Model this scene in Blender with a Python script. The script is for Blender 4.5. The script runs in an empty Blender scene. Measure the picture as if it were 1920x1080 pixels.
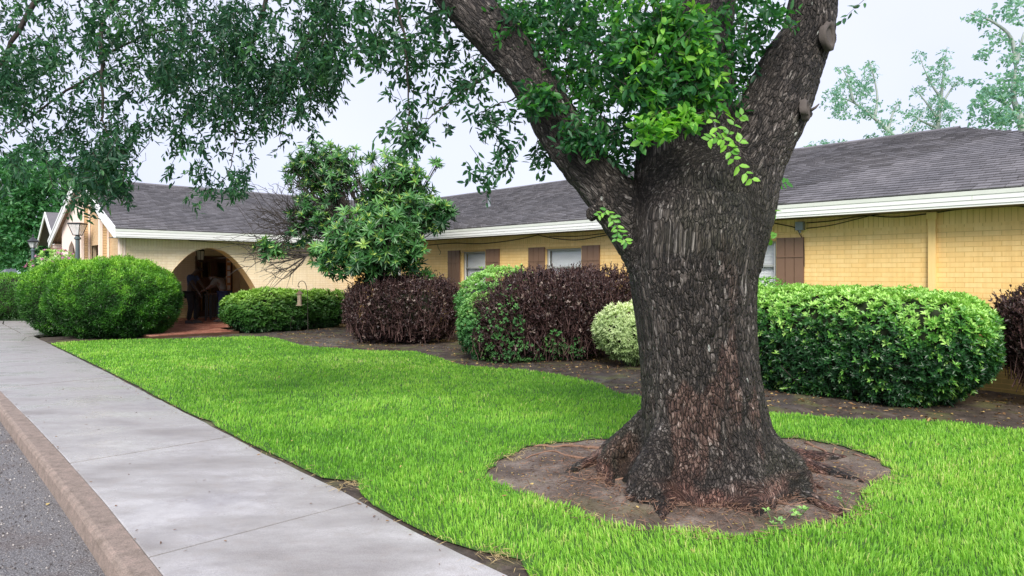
import bpy, bmesh, math, random
import numpy as np
from mathutils import Vector, Matrix
from mathutils.geometry import tessellate_polygon

rng = np.random.default_rng(7)
random.seed(7)
scene = bpy.context.scene
COL = scene.collection

# ------------------------------------------------------------------ camera, sky, sun, exposure
EYE, FPX = 1.55, 1250.0
cam_data = bpy.data.cameras.new("camera")
cam = bpy.data.objects.new("camera", cam_data)
COL.objects.link(cam)
cam.location = (0, 0, EYE)
cam.rotation_euler = (math.radians(90), 0, 0)
cam_data.sensor_width = 36.0
cam_data.lens = 36.0 * FPX / 1920.0
cam_data.shift_y = -30.0 / 1920.0
cam_data.clip_start = 0.05
cam_data.clip_end = 2000
scene.camera = cam

SUN_EL, SUN_AZ = math.radians(40), math.radians(183)      # azimuth measured from +Y towards +X
world = bpy.data.worlds.new("World")
scene.world = world
world.use_nodes = True
wn = world.node_tree
for n in list(wn.nodes): wn.nodes.remove(n)
w_out = wn.nodes.new("ShaderNodeOutputWorld")
w_bg = wn.nodes.new("ShaderNodeBackground")
w_sky = wn.nodes.new("ShaderNodeTexSky")
w_sky.sky_type = 'NISHITA'
w_sky.sun_disc = False
w_sky.sun_elevation = SUN_EL
w_sky.sun_rotation = SUN_AZ
w_sky.air_density = 1.0
w_sky.dust_density = 3.0
w_mix = wn.nodes.new("ShaderNodeMixRGB")
w_mix.inputs[0].default_value = 0.86
w_tc = wn.nodes.new("ShaderNodeTexCoord")
w_noise = wn.nodes.new("ShaderNodeTexNoise")
w_noise.inputs['Scale'].default_value = 1.6
w_noise.inputs['Detail'].default_value = 4
w_ramp = wn.nodes.new("ShaderNodeValToRGB")                # an even cover of pale cloud
w_ramp.color_ramp.elements[0].position = 0.36
w_ramp.color_ramp.elements[0].color = (0.66, 0.70, 0.92, 1)
w_ramp.color_ramp.elements[1].position = 0.7
w_ramp.color_ramp.elements[1].color = (0.80, 0.815, 0.96, 1)
w_mul = wn.nodes.new("ShaderNodeVectorMath"); w_mul.operation = 'SCALE'
w_mul.inputs['Scale'].default_value = 8.6
wn.links.new(w_tc.outputs['Generated'], w_noise.inputs['Vector'])
wn.links.new(w_noise.outputs[0], w_ramp.inputs[0])
wn.links.new(w_ramp.outputs[0], w_mul.inputs[0])
wn.links.new(w_sky.outputs[0], w_mix.inputs[1])
wn.links.new(w_mul.outputs[0], w_mix.inputs[2])
wn.links.new(w_mix.outputs[0], w_bg.inputs[0])
w_bg.inputs[1].default_value = 0.10
wn.links.new(w_bg.outputs[0], w_out.inputs[0])

sun_data = bpy.data.lights.new("sun", 'SUN')
sun_data.energy = 3.2
sun_data.angle = math.radians(28)
sun_data.color = (1.0, 0.95, 0.86)
sun = bpy.data.objects.new("sun", sun_data)
COL.objects.link(sun)
sd = Vector((math.sin(SUN_AZ) * math.cos(SUN_EL), math.cos(SUN_AZ) * math.cos(SUN_EL), math.sin(SUN_EL)))
sun.rotation_euler = sd.to_track_quat('Z', 'Y').to_euler()
sun.location = (10, -10, 20)

scene.view_settings.view_transform = 'Standard'
scene.view_settings.look = 'None'
scene.view_settings.gamma = 1.0
scene.view_settings.use_curve_mapping = False
scene.view_settings.exposure = 0.64
scene.render.engine = 'CYCLES'
scene.cycles.max_bounces = 6
scene.cycles.diffuse_bounces = 3
scene.cycles.transparent_max_bounces = 12
scene.cycles.use_denoising = True

# ------------------------------------------------------------------ geometry helpers
def P(u, v, Y):
    """a spot seen at photo pixel (u, v), Y metres in front of the camera"""
    return np.array([(u - 960) / FPX * Y, Y, EYE + (510 - v) / FPX * Y])

def G(u, v, z=0.0):
    return P(u, v, (EYE - z) * FPX / (v - 510))

D1 = np.array([-0.6802, 0.7330, 0.0])      # along the long wing, away from the camera
D2 = np.array([0.7330, 0.6802, 0.0])       # square to it
UP = np.array([0, 0, 1.0])
def B(s, t, z=0.0):
    return D1 * s + D2 * t + UP * z
def s_of(u, t):                            # s of the spot seen in column u on a plane t = const
    a = (u - 960) / FPX
    Y = t / (D2[0] * a + D2[1])
    return Y * (D1[1] + D1[0] * a)
def t_of(u, s):
    a = (u - 960) / FPX
    Y = s / (D1[0] * a + D1[1])
    return Y * (D2[1] + D2[0] * a)

ORG = {}
def empty(name, loc=(0, 0, 0)):
    o = bpy.data.objects.new(name, None)
    o.empty_display_size = 0.2
    o.location = loc
    COL.objects.link(o)
    ORG[o.name] = np.array(loc, float)
    return o

def tag(o, label=None, cat=None, group=None, kind=None):
    if label: o['label'] = label
    if cat: o['category'] = cat
    if group: o['group'] = group
    if kind: o['kind'] = kind
    return o

def make_mesh(name, V, F, mat, smooth=False, attrs=None):
    """V (n,3), F (m,k) array or list of faces"""
    me = bpy.data.meshes.new(name)
    V = np.asarray(V, dtype=np.float32)
    if isinstance(F, np.ndarray):
        m, k = F.shape
        me.vertices.add(len(V))
        me.vertices.foreach_set("co", V.ravel())
        me.loops.add(m * k)
        me.loops.foreach_set("vertex_index", F.astype(np.int32).ravel())
        me.polygons.add(m)
        me.polygons.foreach_set("loop_start", np.arange(0, m * k, k, dtype=np.int32))
        me.polygons.foreach_set("loop_total", np.full(m, k, dtype=np.int32))
        me.update(calc_edges=True)
    else:
        me.from_pydata([tuple(map(float, v)) for v in V], [], [tuple(f) for f in F])
        me.update()
    if attrs:
        for an, arr in attrs.items():
            arr = np.asarray(arr, dtype=np.float32)
            if arr.ndim == 1:
                a = me.attributes.new(an, 'FLOAT', 'POINT'); a.data.foreach_set("value", arr)
            else:
                a = me.attributes.new(an, 'FLOAT_VECTOR', 'POINT'); a.data.foreach_set("vector", arr.ravel())
    me.polygons.foreach_set("use_smooth", np.full(len(me.polygons), bool(smooth)))
    if mat: me.materials.append(mat)
    return me

def add(name, V, F, mat, parent=None, smooth=False, attrs=None, org=None):
    V = np.asarray(V, dtype=float)
    if parent is not None:
        o0 = ORG[parent.name]
    else:
        o0 = np.zeros(3) if org is None else np.array(org, float)
    me = make_mesh(name, V - o0, F, mat, smooth, attrs)
    o = bpy.data.objects.new(name, me)
    COL.objects.link(o)
    if parent is not None:
        o.parent = parent
    else:
        o.location = o0
    ORG[o.name] = o0
    return o

class MB:
    """collects simple solids into one mesh"""
    def __init__(self): self.V = []; self.F = []; self.n = 0; self.T = []
    def put(self, V, F, tone=0.5):
        V = np.asarray(V, float)
        self.V.append(V)
        self.F += [tuple(int(i) + self.n for i in f) for f in F]
        self.T.append(np.full(len(V), tone)); self.n += len(V)
    def prism(self, A, Bv, tone=0.5):
        """two matching rings of corners joined to a closed solid"""
        k = len(A)
        F = [tuple(range(k - 1, -1, -1)), tuple(range(k, 2 * k))]
        for i in range(k):
            j = (i + 1) % k
            F.append((i, j, k + j, k + i))
        self.put(np.vstack([A, Bv]), F, tone)
    def box(self, o, ax, ay, az, tone=0.5):
        o, ax, ay, az = [np.asarray(x, float) for x in (o, ax, ay, az)]
        A = [o, o + ax, o + ax + ay, o + ay]
        self.prism(A, [p + az for p in A], tone)
    def boxst(self, s0, s1, t0, t1, z0, z1, tone=0.5):
        self.box(B(s0, t0, z0), D1 * (s1 - s0), D2 * (t1 - t0), UP * (z1 - z0), tone)
    def tube(self, pts, rad, k=8, cap=True):
        pts = np.asarray(pts, float); n = len(pts)
        rad = np.broadcast_to(np.asarray(rad, float), (n,))
        tan = np.gradient(pts, axis=0); tan /= np.linalg.norm(tan, axis=1)[:, None] + 1e-9
        ref = np.array([0, 0, 1.0]) if abs(tan[0][2]) < 0.9 else np.array([1.0, 0, 0])
        x = np.cross(tan[0], ref); x /= np.linalg.norm(x)
        V = []
        ang = np.arange(k) * 2 * math.pi / k
        for i in range(n):
            x = x - tan[i] * x.dot(tan[i]); x /= np.linalg.norm(x)
            y = np.cross(tan[i], x)
            V.append(pts[i] + rad[i] * (np.cos(ang)[:, None] * x + np.sin(ang)[:, None] * y))
        V = np.vstack(V); F = []
        for i in range(n - 1):
            for j in range(k):
                a = i * k + j; b = i * k + (j + 1) % k
                F.append((a, b, b + k, a + k))
        if cap:
            F.append(tuple(range(k - 1, -1, -1))); F.append(tuple(range((n - 1) * k, n * k)))
        self.put(V, F)
    def lathe(self, c, prof, k=12, rot=0.0):
        """prof: list of (r, z)"""
        c = np.asarray(c, float); ang = np.arange(k) * 2 * math.pi / k + rot
        V = []; F = []
        for r, z in prof:
            V.append(np.stack([c[0] + r * np.cos(ang), c[1] + r * np.sin(ang), np.full(k, c[2] + z)], 1))
        m = len(prof)
        for i in range(m - 1):
            for j in range(k):
                a = i * k + j; b = i * k + (j + 1) % k
                F.append((a, b, b + k, a + k))
        F.append(tuple(range(k - 1, -1, -1))); F.append(tuple(range((m - 1) * k, m * k)))
        self.put(np.vstack(V), F)
    def build(self, name, mat, parent=None, smooth=False, org=None):
        return add(name, np.vstack(self.V), self.F, mat, parent, smooth, {'tone': np.concatenate(self.T)}, org)

def hash3(i, j, k, s=0):
    h = (i.astype(np.int64) * 73856093) ^ (j.astype(np.int64) * 19349663) ^ (k.astype(np.int64) * 83492791) ^ (s * 2654435761)
    h = (h ^ (h >> 13)) * 1274126177 & 0x7fffffff
    h = (h ^ (h >> 11)) & 0x7fffffff
    return (h % 100003) / 100003.0

def vnoise(p, s=0):
    p = np.asarray(p, float)
    f = np.floor(p); i = f.astype(np.int64); w = p - f; w = w * w * (3 - 2 * w)
    r = 0
    for dx in (0, 1):
        for dy in (0, 1):
            for dz in (0, 1):
                h = hash3(i[:, 0] + dx, i[:, 1] + dy, i[:, 2] + dz, s)
                r = r + h * (w[:, 0] if dx else 1 - w[:, 0]) * (w[:, 1] if dy else 1 - w[:, 1]) * (w[:, 2] if dz else 1 - w[:, 2])
    return r

def fbm(p, o=3, s=0):
    r = 0; a = 0.5; t = 0
    for k in range(o):
        r = r + a * vnoise(p * (2 ** k), s + k); t += a; a *= 0.5
    return r / t

def voro(p, s=0):
    """distance to nearest and second nearest feature point"""
    f = np.floor(p).astype(np.int64)
    d1 = np.full(len(p), 9.0); d2 = np.full(len(p), 9.0)
    for dx in (-1, 0, 1):
        for dy in (-1, 0, 1):
            for dz in (-1, 0, 1):
                c = f + np.array([dx, dy, dz])
                q = np.stack([c[:, a] + hash3(c[:, 0], c[:, 1], c[:, 2], s + a) for a in range(3)], 1)
                d = np.linalg.norm(q - p, axis=1)
                m = d < d1
                d2 = np.where(m, d1, np.minimum(d2, d)); d1 = np.where(m, d, d1)
    return d1, d2

def in_poly(x, y, poly):
    inside = np.zeros(len(x), bool); n = len(poly); j = n - 1
    for i in range(n):
        xi, yi = poly[i][:2]; xj, yj = poly[j][:2]
        c = ((yi > y) != (yj > y)) & (x < (xj - xi) * (y - yi) / ((yj - yi) + 1e-12) + xi)
        inside ^= c; j = i
    return inside

def dist_poly(x, y, poly, closed=True):
    d = np.full(len(x), 1e9); n = len(poly)
    for i in range(n if closed else n - 1):
        a = np.array(poly[i][:2]); b = np.array(poly[(i + 1) % n][:2]); ab = b - a
        t = np.clip(((x - a[0]) * ab[0] + (y - a[1]) * ab[1]) / (ab.dot(ab) + 1e-12), 0, 1)
        d = np.minimum(d, np.hypot(x - a[0] - t * ab[0], y - a[1] - t * ab[1]))
    return d

def smooth_line(pts, per=6):
    """Catmull-Rom through the points"""
    pts = [np.asarray(p, float) for p in pts]; out = []
    for i in range(len(pts) - 1):
        p0 = pts[max(i - 1, 0)]; p1 = pts[i]; p2 = pts[i + 1]; p3 = pts[min(i + 2, len(pts) - 1)]
        for k in range(per):
            t = k / per
            out.append(0.5 * (2 * p1 + (p2 - p0) * t + (2 * p0 - 5 * p1 + 4 * p2 - p3) * t * t + (3 * p1 - p0 - 3 * p2 + p3) * t ** 3))
    out.append(pts[-1]); return np.array(out)

def unit(a):
    return a / (np.linalg.norm(a, axis=-1, keepdims=True) + 1e-9)

# ------------------------------------------------------------------ materials
class NB:
    def __init__(self, name):
        self.m = bpy.data.materials.new(name); self.m.use_nodes = True
        self.t = self.m.node_tree
        for n in list(self.t.nodes): self.t.nodes.remove(n)
        self.out = self.t.nodes.new("ShaderNodeOutputMaterial")
    def n(self, typ, **kw):
        nd = self.t.nodes.new(typ)
        for k, v in kw.items():
            if k.startswith('i_'):
                key = k[2:]
                key = int(key) if key.isdigit() else key.replace('_', ' ')
                nd.inputs[key].default_value = v
            else: setattr(nd, k, v)
        return nd
    def l(self, a, b): self.t.links.new(a, b)
    def attr(self, name):
        a = self.n("ShaderNodeAttribute"); a.attribute_name = name; return a
    def ramp(self, fac, stops):
        r = self.n("ShaderNodeValToRGB"); cr = r.color_ramp
        while len(cr.elements) < len(stops): cr.elements.new(0.5)
        for e, (p, c) in zip(cr.elements, stops):
            e.position = p; e.color = (*c, 1) if len(c) == 3 else c
        self.l(fac, r.inputs[0]); return r.outputs[0]
    def math(self, op, a, b=0.0, c=None):
        m = self.n("ShaderNodeMath", operation=op)
        for i, x in enumerate((a, b, c)):
            if x is None: continue
            if isinstance(x, (int, float)): m.inputs[i].default_value = x
            else: self.l(x, m.inputs[i])
        return m.outputs[0]
    def mix(self, fac, a, b, mode='MIX'):
        m = self.n("ShaderNodeMixRGB", blend_type=mode)
        for i, x in enumerate((fac, a, b)):
            if isinstance(x, (int, float)): m.inputs[i].default_value = x
            elif isinstance(x, tuple): m.inputs[i].default_value = (*x, 1)
            else: self.l(x, m.inputs[i])
        return m.outputs[0]
    def noise(self, vec, scale, detail=3, rough=0.55, dist=0.0):
        t = self.n("ShaderNodeTexNoise"); t.inputs['Scale'].default_value = scale
        t.inputs['Detail'].default_value = detail; t.inputs['Roughness'].default_value = rough
        t.inputs['Distortion'].default_value = dist
        if vec is not None: self.l(vec, t.inputs['Vector'])
        return t.outputs[0]
    def pos(self):
        return self.n("ShaderNodeNewGeometry").outputs['Position']
    def bump(self, h, strength=0.5, dist=0.01, nrm=None):
        b = self.n("ShaderNodeBump"); b.inputs['Strength'].default_value = strength; b.inputs['Distance'].default_value = dist
        self.l(h, b.inputs['Height'])
        if nrm is not None: self.l(nrm, b.inputs['Normal'])
        return b.outputs[0]
    def princ(self, color, rough=0.7, normal=None, spec=0.5, metal=0.0):
        p = self.n("ShaderNodeBsdfPrincipled")
        for key, x in (('Base Color', color), ('Roughness', rough)):
            if isinstance(x, (int, float)): p.inputs[key].default_value = x
            elif isinstance(x, tuple): p.inputs[key].default_value = (*x, 1)
            else: self.l(x, p.inputs[key])
        p.inputs['Specular IOR Level'].default_value = spec
        p.inputs['Metallic'].default_value = metal
        if normal is not None: self.l(normal, p.inputs['Normal'])
        return p.outputs[0]
    def done(self, sh):
        self.l(sh, self.out.inputs['Surface']); return self.m

def tone_value(b):
    a = b.attr('tone').outputs['Fac']; s = b.attr('single').outputs['Fac']
    r = b.n("ShaderNodeObjectInfo").outputs['Random']
    return b.math('ADD', a, b.math('MULTIPLY', s, r))

def simple(name, col, rough=0.6, var=0.15, scale=8.0, bump=0.0, spec=0.4, metal=0.0):
    b = NB(name); p = b.pos()
    nz = b.noise(p, scale, 4)
    c = b.mix(nz, tuple(x * (1 - var) for x in col), tuple(min(1, x * (1 + var)) for x in col))
    nm = b.bump(b.noise(p, scale * 8, 3), bump, 0.004) if bump else None
    return b.done(b.princ(c, rough, nm, spec, metal))

def leaf_mat(name, stops, trans=0.35, rough=0.45, spec=0.4, tcol=1.6):
    b = NB(name); t = tone_value(b)
    nz = b.noise(b.pos(), 3.0, 2)
    t2 = b.math('ADD', t, b.math('MULTIPLY', b.math('SUBTRACT', nz, 0.5), 0.35))
    c = b.ramp(t2, stops)
    sh = b.princ(c, rough, None, spec)
    tr = b.n("ShaderNodeBsdfTranslucent")
    c2 = b.mix(1.0, c, (tcol * 0.9, tcol, tcol * 0.45), 'MULTIPLY')
    b.l(c2, tr.inputs[0])
    m = b.n("ShaderNodeMixShader"); m.inputs[0].default_value = trans
    b.l(sh, m.inputs[1]); b.l(tr.outputs[0], m.inputs[2])
    return b.done(m.outputs[0])

M = {}
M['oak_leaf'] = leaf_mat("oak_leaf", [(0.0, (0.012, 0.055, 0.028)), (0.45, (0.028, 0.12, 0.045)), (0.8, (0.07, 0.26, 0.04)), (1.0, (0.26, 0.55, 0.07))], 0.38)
M['canopy_leaf'] = leaf_mat("canopy_leaf", [(0.0, (0.014, 0.055, 0.034)), (0.5, (0.035, 0.12, 0.055)), (1.0, (0.11, 0.28, 0.075))], 0.36)
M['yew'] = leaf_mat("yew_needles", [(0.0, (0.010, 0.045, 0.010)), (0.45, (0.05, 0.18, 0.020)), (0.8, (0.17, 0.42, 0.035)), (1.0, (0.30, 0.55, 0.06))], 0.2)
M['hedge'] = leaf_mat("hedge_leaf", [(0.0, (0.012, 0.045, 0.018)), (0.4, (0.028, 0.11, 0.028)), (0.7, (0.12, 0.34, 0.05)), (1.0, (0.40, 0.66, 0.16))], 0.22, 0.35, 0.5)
M['privet'] = leaf_mat("privet_leaf", [(0.0, (0.010, 0.045, 0.012)), (0.5, (0.06, 0.17, 0.03)), (1.0, (0.30, 0.50, 0.09))], 0.22, 0.4)
M['euonymus'] = leaf_mat("euonymus_leaf", [(0.0, (0.02, 0.09, 0.03)), (0.5, (0.10, 0.28, 0.08)), (1.0, (0.38, 0.62, 0.18))], 0.25)
M['variegated'] = leaf_mat("variegated_leaf", [(0.0, (0.10, 0.18, 0.06)), (0.4, (0.32, 0.44, 0.18)), (1.0, (0.74, 0.82, 0.50))], 0.22)
M['purple'] = leaf_mat("purple_leaf", [(0.0, (0.014, 0.009, 0.009)), (0.55, (0.040, 0.021, 0.022)), (0.88, (0.10, 0.055, 0.052)), (1.0, (0.30, 0.24, 0.21))], 0.12, 0.4)
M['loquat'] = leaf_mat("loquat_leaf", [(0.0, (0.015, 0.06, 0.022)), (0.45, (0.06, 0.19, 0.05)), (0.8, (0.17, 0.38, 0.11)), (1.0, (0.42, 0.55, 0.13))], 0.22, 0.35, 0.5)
M['far_leaf'] = leaf_mat("far_leaf", [(0.0, (0.02, 0.08, 0.03)), (0.5, (0.05, 0.19, 0.06)), (1.0, (0.14, 0.34, 0.12))], 0.3)
M['glare_pale_leaf'] = leaf_mat("glare_pale_leaf", [(0.0, (0.12, 0.26, 0.24)), (0.5, (0.22, 0.40, 0.37)), (1.0, (0.38, 0.56, 0.50))], 0.45)  # paleness of overexposed sky bloom put into the leaf colour
M['grass'] = leaf_mat("grass_blade", [(0.0, (0.08, 0.24, 0.03)), (0.5, (0.21, 0.46, 0.055)), (0.9, (0.37, 0.61, 0.10)), (1.0, (0.58, 0.62, 0.24))], 0.36, 0.5, 0.3)
M['dry'] = simple("dry_grass", (0.42, 0.32, 0.15), 0.8, 0.3, 20)
M['litter'] = leaf_mat("leaf_litter", [(0.0, (0.10, 0.045, 0.02)), (0.6, (0.28, 0.16, 0.07)), (1.0, (0.5, 0.38, 0.14))], 0.05, 0.7)
M['twig'] = simple("twig_bark", (0.045, 0.037, 0.032), 0.85, 0.35, 12)
M['glare_pale_twig'] = simple("glare_pale_twig", (0.34, 0.38, 0.36), 0.85, 0.3, 6)  # far trunks lightened, the same sky bloom put into their bark
M['root'] = simple("root_bark", (0.22, 0.13, 0.09), 0.85, 0.35, 15)

def bark_material():
    b = NB("oak_bark"); at = b.attr('bark').outputs['Vector']; red = b.attr('red').outputs['Fac']; cr = b.attr('crack').outputs['Fac']
    wv = b.n("ShaderNodeTexNoise"); wv.inputs['Scale'].default_value = 30; wv.inputs['Detail'].default_value = 3; b.l(at, wv.inputs['Vector'])
    wm = b.n("ShaderNodeVectorMath", operation='MULTIPLY_ADD'); b.l(wv.outputs['Color'], wm.inputs[0]); wm.inputs[1].default_value = (0.016, 0.016, 0.010); b.l(at, wm.inputs[2])
    def vor(scale, feat, out):
        v = b.n("ShaderNodeTexVoronoi"); v.feature = feat; v.inputs['Scale'].default_value = scale; b.l(wm.outputs[0], v.inputs['Vector']); return v.outputs[out]
    edge = vor(50, 'DISTANCE_TO_EDGE', 'Distance'); cell = vor(50, 'F1', 'Color'); edge2 = vor(105, 'DISTANCE_TO_EDGE', 'Distance'); cell2 = vor(105, 'F1', 'Color')
    sep = b.n("ShaderNodeSeparateColor"); b.l(cell, sep.inputs[0]); sep2 = b.n("ShaderNodeSeparateColor"); b.l(cell2, sep2.inputs[0])
    n2 = b.noise(at, 120.0, 4, 0.7); n3 = b.noise(b.pos(), 1.6, 4)
    tone = b.math('ADD', b.math('MULTIPLY', sep.outputs[0], 0.40), b.math('ADD', b.math('MULTIPLY', sep2.outputs[0], 0.25), b.math('MULTIPLY', n2, 0.35)))
    tone = b.math('ADD', tone, b.math('MULTIPLY', b.math('SUBTRACT', n3, 0.5), 0.45))
    base = b.ramp(tone, [(0.28, (0.015, 0.011, 0.009)), (0.50, (0.040, 0.031, 0.026)), (0.68, (0.100, 0.082, 0.072)), (0.88, (0.34, 0.31, 0.29))])
    c = b.mix(b.ramp(b.noise(b.pos(), 1.1, 3, 0.5), [(0.5, (0, 0, 0)), (0.7, (0.45, 0.45, 0.45))]), base, b.mix(n2, (0.030, 0.036, 0.015), (0.09, 0.10, 0.05)))
    redc = b.ramp(tone, [(0.3, (0.085, 0.034, 0.024)), (0.55, (0.24, 0.115, 0.085)), (0.8, (0.45, 0.28, 0.22))])
    c = b.mix(red, c, redc)
    c = b.mix(1.0, c, b.ramp(edge, [(0.015, (0.16, 0.15, 0.15)), (0.10, (1, 1, 1))]), 'MULTIPLY')
    c = b.mix(1.0, c, b.ramp(edge2, [(0.01, (0.55, 0.55, 0.55)), (0.10, (1, 1, 1))]), 'MULTIPLY')
    vo = b.n("ShaderNodeTexVoronoi"); vo.inputs['Scale'].default_value = 15.0; b.l(wm.outputs[0], vo.inputs['Vector'])
    sz = b.n("ShaderNodeSeparateColor"); b.l(vo.outputs['Color'], sz.inputs[0])
    rad = b.math('MULTIPLY', b.math('SUBTRACT', sz.outputs[0], 0.45), 0.26)
    spot = b.math('GREATER_THAN', b.math('SUBTRACT', rad, vo.outputs['Distance']), 0.0)
    gate = b.ramp(b.noise(b.pos(), 4.0, 2), [(0.44, (0, 0, 0)), (0.52, (1, 1, 1))])
    c = b.mix(b.math('MULTIPLY', b.mix(1.0, spot, gate, 'MULTIPLY'), 0.8), c, (0.55, 0.57, 0.53))
    h = b.math('ADD', b.math('MULTIPLY', b.math('MINIMUM', edge, 0.16), 5.0), b.math('ADD', b.math('MULTIPLY', b.math('MINIMUM', edge2, 0.12), 2.0), b.math('MULTIPLY', n2, 0.5)))
    nm = b.bump(h, 1.0, 0.016)
    return b.done(b.princ(c, 0.62, nm, 0.45))
M['bark'] = bark_material()

def paint_brick(name, lo, hi, stain=True):
    b = NB(name); p = b.pos(); t = tone_value(b)
    n = b.noise(p, 2.2, 4); nf = b.noise(p, 90, 3)
    f = b.math('ADD', b.math('MULTIPLY', n, 0.6), b.math('MULTIPLY', t, 0.4))
    c = b.mix(f, lo, hi)
    if stain:                                   # mildew low on the wall and streaks
        sep = b.n("ShaderNodeSeparateXYZ"); b.l(p, sep.inputs[0])
        low = b.math('SUBTRACT', b.math('ADD', 0.62, b.math('MULTIPLY', n, 0.5)), sep.outputs[2])
        lowr = b.ramp(low, [(0.0, (0, 0, 0)), (0.5, (0.75, 0.75, 0.75))])
        c = b.mix(lowr, c, b.mix(b.noise(p, 9, 3), (0.16, 0.12, 0.015), (0.46, 0.31, 0.07)))
    vs = b.n("ShaderNodeMapping"); vs.inputs['Scale'].default_value = (6, 6, 0.5); b.l(p, vs.inputs[0])
    st = b.ramp(b.noise(vs.outputs[0], 3, 4), [(0.3, (0.90, 0.89, 0.86)), (0.6, (1, 1, 1))])
    c = b.mix(1.0, c, st, 'MULTIPLY')
    return b.done(b.princ(c, 0.55, b.bump(nf, 0.5, 0.003), 0.35))
M['yellow'] = paint_brick("yellow_paint", (0.84, 0.55, 0.20), (0.93, 0.69, 0.32))
M['cream'] = paint_brick("brightened_paint", (0.86, 0.70, 0.46), (0.93, 0.81, 0.62))  # yellow wall paint made paler, sky overexposure put into its colour
M['mortar_y'] = simple("painted_joint", (0.68, 0.46, 0.17), 0.8, 0.15, 20, 0.3)  # joint dirt, with the shadow lines of the courses put into the colour
M['mortar_c'] = simple("painted_joint_pale", (0.72, 0.57, 0.38), 0.8, 0.12, 20, 0.3)  # pale wall's joints, dirt and course shadow put into the colour too
M['tan_brick'] = paint_brick("tan_brick", (0.58, 0.38, 0.21), (0.72, 0.52, 0.31), False)
M['plaster'] = simple("plaster_pale", (0.86, 0.70, 0.62), 0.7, 0.06, 3, 0.2)
M['ochre'] = simple("ochre_plaster", (0.78, 0.54, 0.24), 0.7, 0.1, 3, 0.2)
M['white'] = simple("white_paint", (0.76, 0.77, 0.76), 0.45, 0.06, 2, 0.05)
M['white_old'] = simple("white_paint_aged", (0.60, 0.63, 0.58), 0.55, 0.12, 4, 0.1)
M['soffit'] = simple("soffit_boards", (0.16, 0.14, 0.12), 0.7, 0.2, 5, 0.2)
M['soffit_brown'] = simple("soffit_brown_boards", (0.28, 0.17, 0.11), 0.7, 0.2, 5, 0.2)
M['shutter'] = simple("shutter_brown_paint", (0.19, 0.115, 0.075), 0.5, 0.12, 5, 0.2)
M['dark_wood'] = simple("dark_wood", (0.07, 0.035, 0.02), 0.45, 0.3, 6, 0.2)
M['orange_wood'] = simple("orange_wood", (0.45, 0.22, 0.10), 0.5, 0.2, 6, 0.2)
M['dark'] = simple("dark_interior", (0.03, 0.026, 0.024), 0.8, 0.2, 4)
M['blind'] = simple("white_blind", (0.90, 0.90, 0.90), 0.5, 0.03, 2)
M['frame'] = simple("window_frame_paint", (0.42, 0.44, 0.42), 0.5, 0.1, 6)
M['screen'] = simple("grey_screen", (0.10, 0.105, 0.11), 0.6, 0.15, 8)
M['metal_grey'] = simple("grey_metal", (0.22, 0.25, 0.27), 0.4, 0.15, 5, 0, 0.5, 0.2)
M['black_metal'] = simple("black_metal", (0.03, 0.033, 0.036), 0.4, 0.2, 9)
M['slate_metal'] = simple("slate_painted_post", (0.085, 0.12, 0.135), 0.45, 0.15, 5)
M['cable'] = simple("cable_black", (0.03, 0.025, 0.02), 0.6, 0.2, 9)
M['paper'] = simple("paper_notice", (0.65, 0.62, 0.6), 0.8, 0.3, 30)
M['blue_cloth'] = simple("blue_cloth", (0.035, 0.055, 0.13), 0.85, 0.15, 12, 0.3)
M['black_cloth'] = simple("black_cloth", (0.012, 0.012, 0.015), 0.85, 0.15, 12, 0.3)
M['grey_cloth'] = simple("grey_cloth", (0.20, 0.19, 0.18), 0.85, 0.25, 30, 0.3)
M['denim'] = simple("denim", (0.03, 0.045, 0.12), 0.85, 0.15, 20, 0.3)
M['skin'] = simple("skin", (0.15, 0.085, 0.06), 0.5, 0.08, 10)
M['skin_dark'] = simple("skin_dark", (0.06, 0.035, 0.026), 0.5, 0.08, 10)
M['hair'] = simple("hair_black", (0.012, 0.010, 0.009), 0.6, 0.2, 60)
M['hair_grey'] = simple("hair_grey", (0.18, 0.17, 0.16), 0.6, 0.2, 60)
M['shoe'] = simple("shoe_dark", (0.05, 0.045, 0.045), 0.5, 0.2, 10)
M['feeder'] = simple("feeder_wood", (0.55, 0.42, 0.30), 0.7, 0.25, 25, 0.3)
M['copper'] = simple("feeder_roof", (0.40, 0.26, 0.18), 0.5, 0.2, 25)
M['flower'] = leaf_mat("pink_petal", [(0.0, (0.35, 0.10, 0.28)), (1.0, (0.62, 0.28, 0.50))], 0.3)

def glass_material():
    b = NB("window_glass")
    g = b.n("ShaderNodeBsdfGlossy"); g.inputs['Roughness'].default_value = 0.03
    g.inputs[0].default_value = (1, 1, 1, 1)
    t = b.n("ShaderNodeBsdfTransparent"); t.inputs[0].default_value = (0.97, 0.98, 0.98, 1)
    lw = b.n("ShaderNodeLayerWeight"); lw.inputs[0].default_value = 0.12
    m = b.n("ShaderNodeMixShader"); b.l(lw.outputs['Fresnel'], m.inputs[0]); b.l(t.outputs[0], m.inputs[1]); b.l(g.outputs[0], m.inputs[2])
    return b.done(m.outputs[0])
M['glass'] = glass_material()

def shingle_material():
    b = NB("asphalt_shingle"); t = tone_value(b); p = b.pos()
    c = b.ramp(t, [(0.0, (0.112, 0.110, 0.118)), (0.5, (0.140, 0.137, 0.148)), (1.0, (0.172, 0.168, 0.180))])
    c = b.mix(1.0, c, b.ramp(b.noise(p, 150, 2, 0.6), [(0.3, (0.65, 0.65, 0.65)), (0.7, (1.3, 1.3, 1.3))]), 'MULTIPLY')
    c = b.mix(1.0, c, b.ramp(b.noise(p, 0.7, 3), [(0.3, (0.85, 0.85, 0.87)), (0.7, (1.15, 1.13, 1.12))]), 'MULTIPLY')
    return b.done(b.princ(c, 0.85, b.bump(b.noise(p, 200, 2), 0.6, 0.003), 0.3))
M['shingle'] = shingle_material()

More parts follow.
